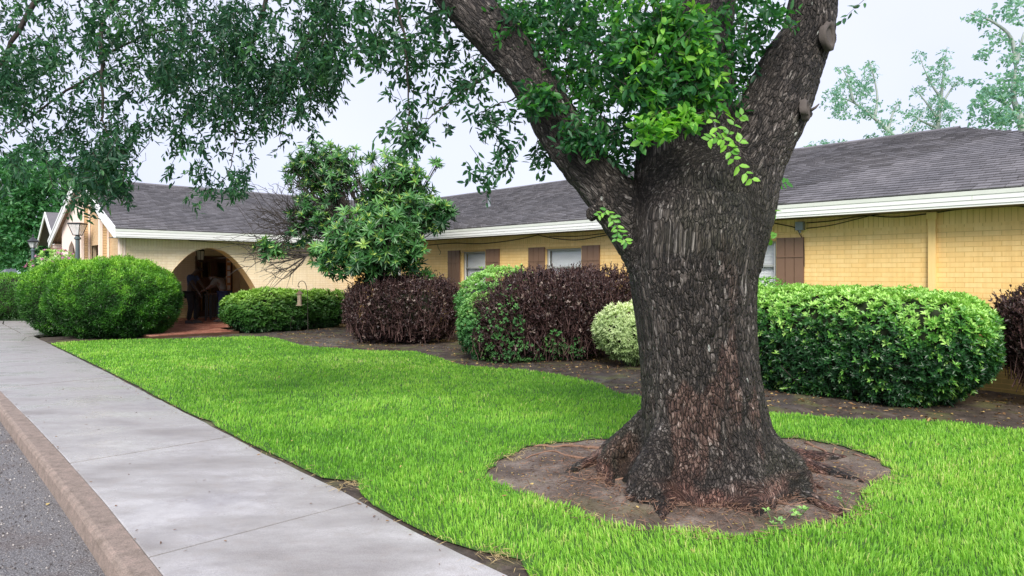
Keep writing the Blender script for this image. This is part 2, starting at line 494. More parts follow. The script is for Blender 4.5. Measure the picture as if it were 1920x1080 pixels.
def concrete_material():
    b = NB("wet_concrete"); p = b.pos()
    mp = b.n("ShaderNodeMapping"); mp.inputs['Rotation'].default_value = (0, 0, math.radians(42)); mp.inputs['Scale'].default_value = (0.6, 1.5, 1); b.l(p, mp.inputs[0])
    big = b.noise(mp.outputs[0], 1.6, 5, 0.6); mid = b.noise(p, 9, 4); fine = b.noise(p, 160, 3, 0.7)
    c = b.ramp(big, [(0.30, (0.235, 0.22, 0.215)), (0.50, (0.345, 0.33, 0.325)), (0.66, (0.48, 0.465, 0.465))])
    c = b.mix(1.0, c, b.ramp(fine, [(0.3, (0.72, 0.72, 0.72)), (0.7, (1.22, 1.22, 1.21))]), 'MULTIPLY')
    c = b.mix(b.ramp(mid, [(0.52, (0, 0, 0)), (0.72, (0.55, 0.55, 0.55))]), c, (0.30, 0.27, 0.25))
    c = b.mix(b.ramp(b.noise(p, 0.8, 5, 0.7), [(0.54, (0, 0, 0)), (0.66, (0.5, 0.5, 0.5))]), c, (0.21, 0.195, 0.20))
    c = b.mix(b.ramp(b.noise(p, 55, 2, 0.5), [(0.70, (0, 0, 0)), (0.76, (0.6, 0.6, 0.6))]), c, (0.12, 0.11, 0.10))
    r = b.ramp(big, [(0.34, (0.65, 0.65, 0.65)), (0.60, (0.20, 0.20, 0.20))])
    return b.done(b.princ(c, r, b.bump(fine, 0.4, 0.002), 0.6))
M['concrete'] = concrete_material()

def curb_material():
    b = NB("curb_concrete"); p = b.pos()
    f = b.noise(p, 120, 3, 0.7); g = b.noise(p, 11, 6, 0.7)
    c = b.ramp(g, [(0.3, (0.17, 0.135, 0.11)), (0.5, (0.25, 0.20, 0.17)), (0.7, (0.34, 0.26, 0.22))])
    c = b.mix(1.0, c, b.ramp(f, [(0.3, (0.6, 0.6, 0.6)), (0.7, (1.3, 1.3, 1.3))]), 'MULTIPLY')
    return b.done(b.princ(c, 0.8, b.bump(f, 0.6, 0.004), 0.3))
M['curb'] = curb_material()

def soil_material():
    b = NB("damp_soil"); p = b.pos(); wet = b.noise(p, 0.9, 4); f = b.noise(p, 45, 5, 0.7); g = b.noise(p, 6, 4); moss = b.noise(p, 2.1, 4)
    c = b.ramp(g, [(0.3, (0.028, 0.020, 0.015)), (0.55, (0.066, 0.048, 0.037)), (0.75, (0.14, 0.11, 0.09))])
    c = b.mix(1.0, c, b.ramp(f, [(0.3, (0.55, 0.55, 0.55)), (0.7, (1.35, 1.35, 1.3))]), 'MULTIPLY')
    c = b.mix(b.ramp(moss, [(0.52, (0, 0, 0)), (0.68, (0.7, 0.7, 0.7))]), c, (0.12, 0.13, 0.035))
    w = b.ramp(wet, [(0.52, (0, 0, 0)), (0.64, (1, 1, 1))])
    c = b.mix(w, c, b.mix(0.35, c, (0.16, 0.155, 0.16)))
    r = b.ramp(wet, [(0.52, (0.85, 0.85, 0.85)), (0.66, (0.22, 0.22, 0.22))])
    h = b.mix(w, f, 0.5 if False else b.mix(0.75, f, (0.5, 0.5, 0.5)))
    return b.done(b.princ(c, r, b.bump(h, 0.8, 0.012), 0.5))
M['soil'] = soil_material()

def ring_material():
    b = NB("bare_packed_soil"); p = b.pos(); f = b.noise(p, 60, 5, 0.7); g = b.noise(p, 3.2, 5); w = b.noise(p, 1.3, 3)
    c = b.ramp(g, [(0.30, (0.06, 0.044, 0.034)), (0.5, (0.135, 0.10, 0.08)), (0.70, (0.27, 0.22, 0.185))])
    c = b.mix(1.0, c, b.ramp(f, [(0.3, (0.6, 0.6, 0.6)), (0.7, (1.3, 1.3, 1.3))]), 'MULTIPLY')
    c = b.mix(b.ramp(w, [(0.55, (0, 0, 0)), (0.72, (0.6, 0.6, 0.6))]), c, (0.13, 0.12, 0.05))
    r = b.ramp(g, [(0.4, (0.85, 0.85, 0.85)), (0.72, (0.45, 0.45, 0.45))])
    return b.done(b.princ(c, r, b.bump(f, 0.9, 0.012), 0.5))
M['ring'] = ring_material()

def asphalt_material():
    b = NB("rough_asphalt"); p = b.pos(); f = b.noise(p, 110, 4, 0.75); g = b.noise(p, 2.5, 4)
    vo = b.n("ShaderNodeTexVoronoi"); vo.inputs['Scale'].default_value = 95; b.l(p, vo.inputs['Vector'])
    c = b.ramp(f, [(0.3, (0.055, 0.052, 0.054)), (0.5, (0.16, 0.152, 0.155)), (0.66, (0.45, 0.44, 0.44))])
    c = b.mix(b.ramp(g, [(0.5, (0, 0, 0)), (0.7, (0.5, 0.5, 0.5))]), c, (0.13, 0.085, 0.07))
    h = b.math('ADD', b.math('MULTIPLY', vo.outputs['Distance'], -0.8), f)
    return b.done(b.princ(c, b.ramp(g, [(0.35, (0.4, 0.4, 0.4)), (0.6, (0.8, 0.8, 0.8))]), b.bump(h, 1.0, 0.012), 0.5))
M['asphalt'] = asphalt_material()
M['pebble'] = leaf_mat("pebble_stone", [(0.0, (0.05, 0.045, 0.045)), (0.6, (0.16, 0.14, 0.135)), (1.0, (0.5, 0.47, 0.44))], 0.0, 0.6)
M['thatch'] = simple("lawn_thatch", (0.05, 0.12, 0.018), 0.95, 0.4, 25, 0.5)
M['ground'] = simple("far_ground", (0.10, 0.16, 0.05), 0.95, 0.3, 0.5)
M['tile'] = simple("red_floor_tile", (0.30, 0.115, 0.075), 0.5, 0.25, 8, 0.1)
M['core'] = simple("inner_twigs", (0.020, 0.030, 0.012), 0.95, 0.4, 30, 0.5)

# ------------------------------------------------------------------ the lie of the land
def st(p):
    return float(np.dot(p, D1)), float(np.dot(p, D2))
def edge_fn(pxs, z=0.0, ext=None):
    a = sorted([st(G(u, v, z)) for u, v in pxs])
    s = np.array([q[0] for q in a]); t = np.array([q[1] for q in a])
    def f(x):
        x = np.asarray(x, float)
        y = np.interp(x, s, t)
        k0 = (t[1] - t[0]) / (s[1] - s[0]); k1 = (t[-1] - t[-2]) / (s[-1] - s[-2])
        y = np.where(x < s[0], t[0] + k0 * (x - s[0]), y)
        return np.where(x > s[-1], t[-1] + k1 * (x - s[-1]) * 0.5, y)
    return f
walk_r = edge_fn([(92, 644), (150, 673), (230, 712), (330, 765), (400, 800), (500, 851), (620, 908), (700, 952), (770, 990), (860, 1035), (960, 1080), (1080, 1146)])
walk_l = edge_fn([(0, 733), (60, 793), (116, 853), (194, 941), (305, 1080), (420, 1225)])
curb_o = edge_fn([(0, 765), (44, 821), (90, 880), (143, 950), (234, 1080), (330, 1220)])
curb_b = edge_fn([(0, 781), (46, 853), (95, 925), (139, 992), (199, 1080), (280, 1205)], -0.12)

# far ground to the horizon
gg = np.array([[-600, -200, -0.16], [600, -200, -0.16], [600, 900, -0.16], [-600, 900, -0.16]], float)
tag(add("ground", gg, [(0, 1, 2, 3)], M['ground']), kind='structure')

# street
def strip(sv, ta, tb, za, zb, n=1):
    V = []; F = []
    for i, s in enumerate(sv):
        for k in range(n + 1):
            w = k / n
            V.append(B(s, ta[i] * (1 - w) + tb[i] * w, za * (1 - w) + zb * w))
    for i in range(len(sv) - 1):
        for k in range(n):
            a = i * (n + 1) + k
            F.append((a, a + 1, a + n + 2, a + n + 1))
    return np.array(V), F
sv = np.linspace(-8, 40, 97)
V, F = strip(sv, curb_b(sv) + 0.05, curb_b(sv) - 9.0, -0.12, -0.12, 2)
street = tag(add("street", V, F, M['asphalt']), kind='structure')

# kerb, poured in lengths
curb = MB()
cs = np.arange(-4.0, 24.0, 0.12)
prof = []
for s in cs:
    tl, to, tb = float(walk_l(s)), float(curb_o(s)), float(curb_b(s))
    to = min(to, tl - 0.13); tb = min(tb, to - 0.02)
    j = 0.0
    prof.append([B(s, tl, -0.16), B(s, tl, 0.0), B(s, to + 0.03, 0.003), B(s, to + 0.008 + j, -0.008), B(s, to - 0.004 + j, -0.03), B(s, tb, -0.16)])
k = 6
Vc = []; Fc = []
for j in range(k - 1):                       # every face of the section keeps its own crisp edge
    b0 = len(Vc)
    for i in range(len(cs)): Vc += [prof[i][j], prof[i][j + 1]]
    for i in range(len(cs) - 1): Fc.append((b0 + 2 * i, b0 + 2 * i + 1, b0 + 2 * i + 3, b0 + 2 * i + 2))
Vc = np.array(Vc)
tag(add("kerb", Vc, Fc, M['curb'], smooth=True), kind='structure')

# sidewalk: a bed with one slab object per pour, joints left open between them
bed_s = np.linspace(-5, 30, 71)
V, F = strip(bed_s, walk_l(bed_s) + 0.003, np.maximum(walk_r(bed_s), walk_l(bed_s) + 0.5) - 0.004, -0.03, -0.03)
sidewalk = tag(add("sidewalk", V, F, M['soil']), kind='structure')
joints = [-5.0, -3.2, -0.8, 1.6, 4.0, 6.4, 8.8, 11.2, 13.6, 16.0, 18.4, 20.8]
for a, b2 in zip(joints[:-1], joints[1:]):
    ss = np.linspace(a + 0.007, b2 - 0.007, 14)
    m = MB(); ring = []
    dz = (rng.random() - 0.5) * 0.006
    tl = walk_l(ss) + 0.006; tr = walk_r(ss) + (vnoise(np.stack([ss * 6, ss * 0, ss * 0], 1), 9) - 0.5) * 0.016
    top = []; bot = []
    V = []; F = []
    for i, s in enumerate(ss):
        V += [B(s, tl[i], -0.05), B(s, tl[i], -0.004 + dz), B(s, tl[i] + 0.006, dz), B(s, tr[i] - 0.012, dz), B(s, tr[i], -0.008 + dz), B(s, tr[i], -0.05)]
    for i in range(len(ss) - 1):
        for j in range(5):
            q = i * 6 + j
            F.append((q, q + 6, q + 7, q + 1))
    F.append((0, 1, 2, 3, 4, 5)); q = (len(ss) - 1) * 6; F.append((q + 5, q + 4, q + 3, q + 2, q + 1, q))
    add("slab", V, F, M['concrete'], sidewalk)
# cross walk that leaves it towards the gabled entrance
wk = MB()
def slab_poly(px):
    pts = [G(u, v, 0.0) for u, v in px]
    A = [p + UP * -0.05 for p in pts]; Bq = [p + UP * 0.004 for p in pts]
    wk.prism(A, Bq)
slab_poly([(7, 607.5), (53, 631.5), (74, 628), (170, 618), (170, 602), (8, 602)])
slab_poly([(-250, 602), (6, 602), (4, 607.5), (50, 631.7), (40, 640), (-120, 640)])
wk.build("slab", M['concrete'], sidewalk)

# lawn outline
sr = np.linspace(12.55, -2.5, 60)
near_edge = [B(s, float(walk_r(s)) + 0.012 + 0.02 * vnoise(np.array([[s * 2.3, 1, 1]]))[0]) for s in sr]
def notch(pt, c, r):
    d = np.linalg.norm(pt - c)
    return pt + D2 * max(0, r - d) * 0.8
for c, r in ((G(652, 912), 0.28), (G(935, 1052), 0.26), (G(395, 793), 0.12)):
    near_edge = [notch(p, c, r) for p in near_edge]
bed_px = [(1920, 808), (1840, 798), (1750, 791), (1600, 787), (1500, 779), (1440, 774), (1340, 763), (1200, 744), (1150, 735), (1120, 719), (1085, 711), (1050, 704), (990, 695), (925, 690),
          (860, 684), (825, 672), (790, 662), (750, 659), (700, 658), (640, 654), (570, 649), (530, 637), (495, 632), (440, 632), (350, 636), (230, 637), (140, 641), (95, 645)]
bed_line = smooth_line([np.array([8.2, 4.2, 0.0]), np.array([6.6, 5.6, 0])] + [G(u, v) for u, v in bed_px], 3)
lawn_poly = [p[:2] for p in near_edge] + [np.array([3.5, 0.6]), np.array([8.2, 1.0])] + [p[:2] for p in bed_line]
ring_px = [(912, 890), (928, 868), (975, 846), (1010, 834), (1070, 828), (1170, 823), (1340, 817), (1480, 822), (1520, 826), (1575, 836), (1630, 856), (1672, 884), (1655, 903), (1612, 925), (1600, 950), (1580, 972),
           (1520, 985), (1440, 1000), (1370, 1003), (1290, 998), (1200, 992), (1130, 978), (1060, 950), (985, 925), (935, 906)]
ring_poly = [p[:2] for p in smooth_line([G(u, v) for u, v in ring_px] + [G(*ring_px[0])], 5)[:-1]]
ring_poly = [p + (rng.random(2) - 0.5) * 0.07 for p in ring_poly]

outer = [Vector((p[0], p[1], 0)) for p in lawn_poly]; hole = [Vector((p[0], p[1], 0)) for p in ring_poly]
tri = tessellate_polygon([outer, hole])
allv = np.array([[p[0], p[1], 0.004] for p in lawn_poly] + [[p[0], p[1], 0.004] for p in ring_poly])
tag(add("lawn", allv, [tuple(t) for t in tri], M['thatch']), kind='structure')

OAK = np.array([1.36, 4.92, 0.0])
def soil_z(x, y):
    q = np.stack([x, y, x * 0], 1)
    dl = dist_poly(x, y, lawn_poly); inl = in_poly(x, y, lawn_poly)
    w = np.clip(np.where(inl, 0, dl) / 0.25, 0, 1)
    z = -0.012 + w * (0.012 + 0.045 * (fbm(q * 3.0, 3, 3) - 0.45) + 0.015 * (fbm(q * 18, 2, 8) - 0.5))
    s_, t_ = x * D1[0] + y * D1[1], x * D2[0] + y * D2[1]
    return np.where(t_ < walk_r(s_) + 0.02, -0.012, z)
def grid(s0, s1, t0f, t1, step, keep, name, mat, zf):
    S = np.arange(s0, s1, step); T = np.arange(-2.0, t1 + step, step)
    SS, TT = np.meshgrid(S, T, indexing='ij')
    X = D1[0] * SS + D2[0] * TT; Y = D1[1] * SS + D2[1] * TT
    x, y = X.ravel(), Y.ravel()
    ok = keep(x, y, SS.ravel(), TT.ravel()).reshape(SS.shape)
    z = zf(x, y)
    nT = len(T)
    idx = np.arange(len(x)).reshape(SS.shape)
    c = ok[:-1, :-1] & ok[1:, :-1] & ok[:-1, 1:] & ok[1:, 1:]
    F = np.stack([idx[:-1, :-1][c], idx[1:, :-1][c], idx[1:, 1:][c], idx[:-1, 1:][c]], 1)
    used = np.unique(F); rm = np.full(len(x), -1); rm[used] = np.arange(len(used))
    V = np.stack([x, y, z], 1)[used]
    return add(name, V, rm[F], mat, smooth=True)
def keep_bed(x, y, s, t):
    inl = in_poly(x, y, lawn_poly)
    d = np.where(inl, dist_poly(x, y, lawn_poly), 0)
    return (d < 0.2) & (t > walk_r(s) - 0.14)
tag(grid(-5, 19, None, 10.55, 0.065, keep_bed, "garden_soil", M['soil'], soil_z), kind='structure')

def ring_z(x, y):
    q = np.stack([x, y, x * 0], 1)
    d = np.hypot(x - OAK[0], (y - OAK[1]))
    e = np.where(in_poly(x, y, ring_poly), dist_poly(x, y, ring_poly), 0)
    w = np.clip(e / 0.18, 0, 1)
    return -0.006 + w * (0.045 * (fbm(q * 2.6, 3, 2) - 0.4) + 0.022 * (fbm(q * 14, 3, 5) - 0.5) + 0.045 * np.exp(-(d / 0.85) ** 2))
X, Yg = np.meshgrid(np.arange(-0.5, 3.4, 0.024), np.arange(3.6, 6.4, 0.024), indexing='ij')
x, y = X.ravel(), Yg.ravel()
ok = (in_poly(x, y, ring_poly) | (dist_poly(x, y, ring_poly) < 0.1)).reshape(X.shape)
idx = np.arange(len(x)).reshape(X.shape)
c = ok[:-1, :-1] & ok[1:, :-1] & ok[:-1, 1:] & ok[1:, 1:]
F = np.stack([idx[:-1, :-1][c], idx[1:, :-1][c], idx[1:, 1:][c], idx[:-1, 1:][c]], 1)
used = np.unique(F); rm = np.full(len(x), -1); rm[used] = np.arange(len(used))
tag(add("bare_soil_ring", np.stack([x, y, ring_z(x, y)], 1)[used], rm[F], M['ring'], smooth=True), kind='structure')

# ------------------------------------------------------------------ the building
T_WALL, T_EAVE, T_RIDGE = 10.40, 9.95, 14.45
S_WALL, S_EAVE, S_RIDGE = 18.35, 17.90, 22.40
Z_SOF, Z_EAVE, Z_RIDGE = 2.38, 2.58, 4.22
T_END = 3.83
house = empty("brick_building", tuple(B(18.35, 10.4, 0)))
tag(house, "long low yellow brick building with grey shingle roof and brown shutters", "building")

def add_bricks(name, O, A, N, a0, a1, z0, z1, openings, mat, mort_mat, arch=None, indiv=0, soldier=True, bl=0.203, bh=0.0677, keep_obj=True, backing=True):
    """wall of painted bricks: O at a=0,z=0 on the wall face, A along it, N out of it"""
    rec = []
    z = z0; r = 0
    top = z1 - (0.2 if soldier else 0)
    rows = []
    while z < top - 0.02:
        rows.append((z, min(z + bh, top))); z += bh
    j = 0.0022
    for r, (za, zb) in enumerate(rows):
        a = a0 - (0.5 * bl if r % 2 else 0)
        while a < a1:
            p, q = max(a, a0), min(a + bl, a1); a += bl
            spans = [(p, q)]
            for (oa, ob, oz0, oz1) in openings:
                if zb > oz0 + 0.01 and za < oz1 - 0.01:
                    ns = []
                    for (x0, x1) in spans:
                        if x1 <= oa or x0 >= ob: ns.append((x0, x1)); continue
                        if x0 < oa: ns.append((x0, oa))
                        if x1 > ob: ns.append((ob, x1))
                    spans = ns
            for (x0, x1) in spans:
                if x1 - x0 < 0.03: continue
                jh = j * 0.45; jz = j * 1.3; q4 = [[x0 + jh, za + jz], [x1 - jh, za + jz], [x1 - jh, zb - jz], [x0 + jh, zb - jz]]
                full = abs(x1 - x0 - bl) < 1e-6
                if arch:
                    ca, wf = arch
                    w0, w1 = wf(za), wf(zb)
                    wb, wt = w0, w1
                    if x1 > ca - max(w0, w1) and x0 < ca + max(w0, w1):
                        if x0 >= ca - min(w0, w1) + 0.02 and x1 <= ca + min(w0, w1) - 0.02 and min(w0, w1) > 0: continue
                        mid = 0.5 * (x0 + x1); full = False
                        if mid < ca:
                            q4[1][0] = min(q4[1][0], ca - wb); q4[2][0] = min(q4[2][0], ca - wt)
                            if q4[1][0] <= q4[0][0] or q4[2][0] <= q4[3][0]: continue
                        else:
                            q4[0][0] = max(q4[0][0], ca + wb); q4[3][0] = max(q4[3][0], ca + wt)
                            if q4[1][0] <= q4[0][0] or q4[2][0] <= q4[3][0]: continue
                rec.append((q4, full))
    if soldier:
        a = a0
        while a < a1 - 0.01:
            q = min(a + bh, a1)
            rec.append(([[a + j, top + j], [q - j, top + j], [q - j, z1 - j], [a + j, z1 - j]], False)); a += bh
    cen = np.array([[np.mean([c[0] for c in q4]), np.mean([c[1] for c in q4])] for q4, f in rec])
    W = O + cen[:, :1] * A + cen[:, 1:] * UP
    u = 960 + FPX * W[:, 0] / np.maximum(W[:, 1], 0.1); v = 510 - FPX * (W[:, 2] - EYE) / np.maximum(W[:, 1], 0.1)
    score = np.where((W[:, 1] > 1) & (u > 0) & (u < 1925) & (v < 548) & (v > 375) & np.array([f for _, f in rec]), 1 / W[:, 1], 0)
    if name == 'wall': score = np.where((u < 1500) & (u > 1170), 0, score)
    pick = set(np.argsort(-score)[:indiv].tolist()) if indiv else set()
    V = []; F = []; T = []; n = 0; ch = 0.0022
    for i, (q4, full) in enumerate(rec):
        if i in pick and score[i] > 0: continue
        d = 0.0030 + 0.0015 * rng.random()
        ca, cz = cen[i]
        tl = (rng.random(4) - 0.5) * 0.0008
        for c4 in q4: V.append(O + A * c4[0] + UP * c4[1] - N * 0.01)
        for kk, c4 in enumerate(q4):
            x = c4[0] + (ch if c4[0] < ca else -ch); zz = c4[1] + (ch if c4[1] < cz else -ch)
            V.append(O + A * x + UP * zz + N * (d + tl[kk] + (0.0012 if kk > 1 else -0.0006)))
        for f in ((0, 1, 5, 4), (1, 2, 6, 5), (2, 3, 7, 6), (3, 0, 4, 7), (4, 5, 6, 7)): F.append([n + k for k in f])
        T += [rng.random()] * 8; n += 8
    # backing wall
    grid_a = sorted(set([a0, a1] + [o[0] for o in openings] + [o[1] for o in openings]))
    grid_z = sorted(set([z0, z1] + [o[2] for o in openings] + [o[3] for o in openings]))
    mV = []; mF = []
    if arch:
        ca, wf = arch
        zs = np.linspace(z0, arch_top, 24)
        ring = [(a0, z0), (a0, z1), (a1, z1), (a1, z0)] + [(ca + wf(zz) + 0.004, zz) for zz in zs] + [(ca - wf(zz) - 0.004, zz) for zz in zs[::-1]][1:]
        tr = tessellate_polygon([[Vector((p[0], p[1], 0)) for p in ring]])
        mV = [O + A * p[0] + UP * p[1] for p in ring]; mF = [tuple(t) for t in tr]
    else:
        for i in range(len(grid_a) - 1):
            for k in range(len(grid_z) - 1):
                xa, xb, za, zb = grid_a[i], grid_a[i + 1], grid_z[k], grid_z[k + 1]
                if any(xa >= o[0] - 1e-6 and xb <= o[1] + 1e-6 and za >= o[2] - 1e-6 and zb <= o[3] + 1e-6 for o in openings): continue
                b0 = len(mV)
                mV += [O + A * xa + UP * za, O + A * xb + UP * za, O + A * xb + UP * zb, O + A * xa + UP * zb]; mF.append((b0, b0 + 1, b0 + 2, b0 + 3))
    w = add(name, mV, mF, mort_mat, house)
    if F:
        o = add("brickwork", V, np.array(F), mat, w, attrs={'tone': np.array(T)}); o['kind'] = 'stuff'
    if pick:
        h = bl / 2 - j; g = bh / 2 - j
        bv = []
        for (sa, sz) in ((-1, -1), (1, -1), (1, 1), (-1, 1)): bv.append(A * sa * h + UP * sz * g - N * 0.01)
        for (sa, sz) in ((-1, -1), (1, -1), (1, 1), (-1, 1)): bv.append(A * sa * (h - ch) + UP * sz * (g - ch) + N * 0.0024)
        bm_ = make_mesh("brick", np.array(bv), np.array([(0, 1, 5, 4), (1, 2, 6, 5), (2, 3, 7, 6), (3, 0, 4, 7), (4, 5, 6, 7)]), mat, attrs={'tone': np.zeros(8), 'single': np.ones(8)})
        for i in pick:
            if score[i] <= 0: continue
            o = bpy.data.objects.new("brick", bm_); COL.objects.link(o); o.parent = w
            o.location = O + A * cen[i][0] + UP * cen[i][1] + N * 0.0006 * rng.random() - ORG[house.name]
    return w
arch_top = 2.2
# long wall (t = T_WALL), windows cut out
ZS, ZT = 0.62, 2.05
wins = []
for (ul, ur) in ((697, 752), (866, 910), (1022, 1090)):
    wins.append((s_of(ur, T_WALL), s_of(ul, T_WALL)))
w3r = s_of(1455, T_WALL); wins.append((w3r, w3r + (wins[2][1] - wins[2][0])))
ops = [(a, b2, ZS, ZT) for a, b2 in wins]
NW = -D2
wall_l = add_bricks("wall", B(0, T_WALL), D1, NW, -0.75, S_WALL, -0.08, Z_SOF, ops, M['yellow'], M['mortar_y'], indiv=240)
# front wing wall (s = S_WALL) with its pointed arch
ARC = 6.13
wf = lambda z: 1.155 * math.sqrt(max(0.0, arch_top - z)) if z < arch_top else 0.0
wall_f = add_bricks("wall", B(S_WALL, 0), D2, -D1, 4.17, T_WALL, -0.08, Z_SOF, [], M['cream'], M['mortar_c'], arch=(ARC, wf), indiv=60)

# arch reveal and the plastered lining of the arch
zs = np.concatenate([np.linspace(0.0, 2.0, 24), np.linspace(2.03, arch_top, 10)])
left = [(ARC - wf(z), z) for z in zs]; right = [(ARC + wf(z), z) for z in zs[::-1]]
pr = left + right[1:]
V = []; F = []
for (t, z) in pr:
    V += [B(S_WALL - 0.012, t, z), B(S_WALL + 0.40, t, z)]
for i in range(len(pr) - 1): F.append((2 * i, 2 * i + 1, 2 * i + 3, 2 * i + 2))
add("arch_lining", V, F, M['ochre'], house)
V = []; F = []                                     # inner face of the arch wall
ring = [(4.2, 0), (4.2, Z_SOF), (T_WALL, Z_SOF), (T_WALL, 0)] + [(ARC + wf(z), z) for z in zs] + [(ARC - wf(z), z) for z in zs[::-1]][1:]
tr = tessellate_polygon([[Vector((p[0], p[1], 0)) for p in ring]])
add("inner_wall", [B(S_WALL + 0.40, p[0], p[1]) for p in ring], [tuple(t) for t in tr], M['ochre'], house)

# roof planes as closed thin slabs
def roof_slab(name, pts, th=0.05, mat=None):
    pts = [np.asarray(p, float) for p in pts]
    m = MB(); m.prism([p - UP * th for p in pts], pts)
    return m.build(name, mat or M['shingle'], house)
e0 = Z_EAVE
slope = (Z_RIDGE - Z_EAVE) / 4.5
roof_r = roof_slab("roof", [B(-1.1, T_EAVE, e0), B(S_EAVE, T_EAVE, e0), B(S_RIDGE, T_RIDGE, Z_RIDGE), B(3.4, T_RIDGE, Z_RIDGE)])
roof_slab("roof", [B(-1.1, T_EAVE, e0), B(3.4, T_RIDGE, Z_RIDGE), B(-1.1, 18.95, e0)])
roof_slab("roof", [B(-1.1, 18.95, e0), B(3.4, T_RIDGE, Z_RIDGE), B(26.9, T_RIDGE, Z_RIDGE), B(26.9, 18.95, e0)])
roof_f = roof_slab("roof", [B(S_EAVE, T_EAVE, e0), B(S_EAVE, T_END, e0), B(S_RIDGE, T_END, Z_RIDGE), B(S_RIDGE, T_RIDGE, Z_RIDGE)])
roof_slab("roof", [B(S_RIDGE, T_RIDGE, Z_RIDGE), B(S_RIDGE, T_END, Z_RIDGE), B(26.9, T_END, e0), B(26.9, 18.95, e0), B(26.9, T_RIDGE, e0)])

def shingles(parent, O, A, W, Nn, a_fn, rows, indiv, exp=0.1425, tw=0.17):
    rec = []
    for r in range(rows):
        w0 = r * exp; lo, hi = a_fn(w0 + exp * 0.5)
        a = lo - rng.random() * tw
        while a < hi:
            x0, x1 = max(a, lo), min(a + tw, hi); a += tw
            if x1 - x0 > 0.05: rec.append((x0, x1, w0, abs(x1 - x0 - tw) < 1e-6))
    R = np.array([(x0, x1, w0, f) for x0, x1, w0, f in rec])
    C = O + ((R[:, 0] + R[:, 1]) / 2)[:, None] * A + (R[:, 2] + exp / 2)[:, None] * W
    u = 960 + FPX * C[:, 0] / np.maximum(C[:, 1], .1); v = 510 - FPX * (C[:, 2] - EYE) / np.maximum(C[:, 1], .1)
    score = np.where((C[:, 1] > 1) & (u > 1480) & (u < 1925) & (R[:, 3] > 0), 1 / C[:, 1], 0) if indiv else np.zeros(len(C))
    pick = np.argsort(-score)[:indiv]; pick = pick[score[pick] > 0]
    mask = np.ones(len(C), bool); mask[pick] = False
    g = 0.004; V = []; T = []
    th = 0.017; ov = 0.012
    for (x0, x1, w0, f) in R[mask]:
        tooth = rng.random() < 0.5; h = th * (2.0 if tooth else 1.2); dw = (-0.004 if tooth else 0.022) - 0.004 * rng.random()
        for (aa, ww, nn) in ((x0 + g, w0 + dw, 0.001), (x1 - g, w0 + dw, 0.001), (x1 - g, w0 + exp + ov, 0.001), (x0 + g, w0 + exp + ov, 0.001),
                             (x0 + g, w0 + dw, h), (x1 - g, w0 + dw, h), (x1 - g, w0 + exp + ov, 0.004), (x0 + g, w0 + exp + ov, 0.004)):
            V.append(O + A * aa + W * ww + Nn * nn)
        T += [rng.random()] * 8
    q = np.array([(0, 1, 5, 4), (1, 2, 6, 5), (3, 0, 4, 7), (4, 5, 6, 7)])
    F = (np.arange(mask.sum())[:, None, None] * 8 + q[None]).reshape(-1, 4)
    o = add("shingle_courses", np.array(V), F, M['shingle'], parent, attrs={'tone': np.array(T)}); o['kind'] = 'stuff'
    if len(pick):
        bv = []
        for (aa, ww, nn) in ((-1, 0, .001), (1, 0, .001), (1, exp + ov, .001), (-1, exp + ov, .001), (-1, 0, th), (1, 0, th), (1, exp + ov, .004), (-1, exp + ov, .004)):
            bv.append(A * aa * (tw / 2 - g) + W * (ww - exp / 2) + Nn * nn)
        me = make_mesh("shingle", np.array(bv), q, M['shingle'], attrs={'tone': np.zeros(8), 'single': np.ones(8)})
        for i in pick:
            o = bpy.data.objects.new("shingle", me); COL.objects.link(o); o.parent = parent
            o.location = C[i] - W * 0.012 * (rng.random() < 0.35) - ORG[parent.name]
Ls = math.hypot(4.5, Z_RIDGE - Z_EAVE); cw, sw = 4.5 / Ls, (Z_RIDGE - Z_EAVE) / Ls
nrows = int(Ls / 0.1425)
Wr = D2 * cw + UP * sw; Nr = -D2 * sw + UP * cw
shingles(roof_r, B(0, T_EAVE - 0.02, e0), D1, Wr, Nr, lambda w: (-1.1 + w * cw, S_EAVE + w * cw), nrows, 290)
Wf_ = D1 * cw + UP * sw; Nf_ = -D1 * sw + UP * cw
shingles(roof_f, B(S_EAVE - 0.02, 0, e0), D2, Wf_, Nf_, lambda w: (T_END, T_EAVE + w * cw), nrows, 0)
# ridge caps, pale drip strips
m = MB(); s = 3.4
while s < 22.2:
    m.box(B(s, T_RIDGE - 0.13, Z_RIDGE - 0.028), D1 * 0.28, D2 * 0.13 + UP * 0.048, UP * 0.012, rng.random())
    m.box(B(s, T_RIDGE, Z_RIDGE + 0.02), D1 * 0.28, D2 * 0.13 - UP * 0.048, UP * 0.012, rng.random()); s += 0.29
m.build("ridge_cap", M['shingle'], house)
m = MB(); t = T_END
while t < 14.3:
    m.box(B(S_RIDGE - 0.13, t, Z_RIDGE - 0.028), D2 * 0.28, D1 * 0.13 + UP * 0.048, UP * 0.012, rng.random())
    m.box(B(S_RIDGE, t, Z_RIDGE + 0.02), D2 * 0.28, D1 * 0.13 - UP * 0.048, UP * 0.012, rng.random()); t += 0.29
m.build("ridge_cap", M['shingle'], house)

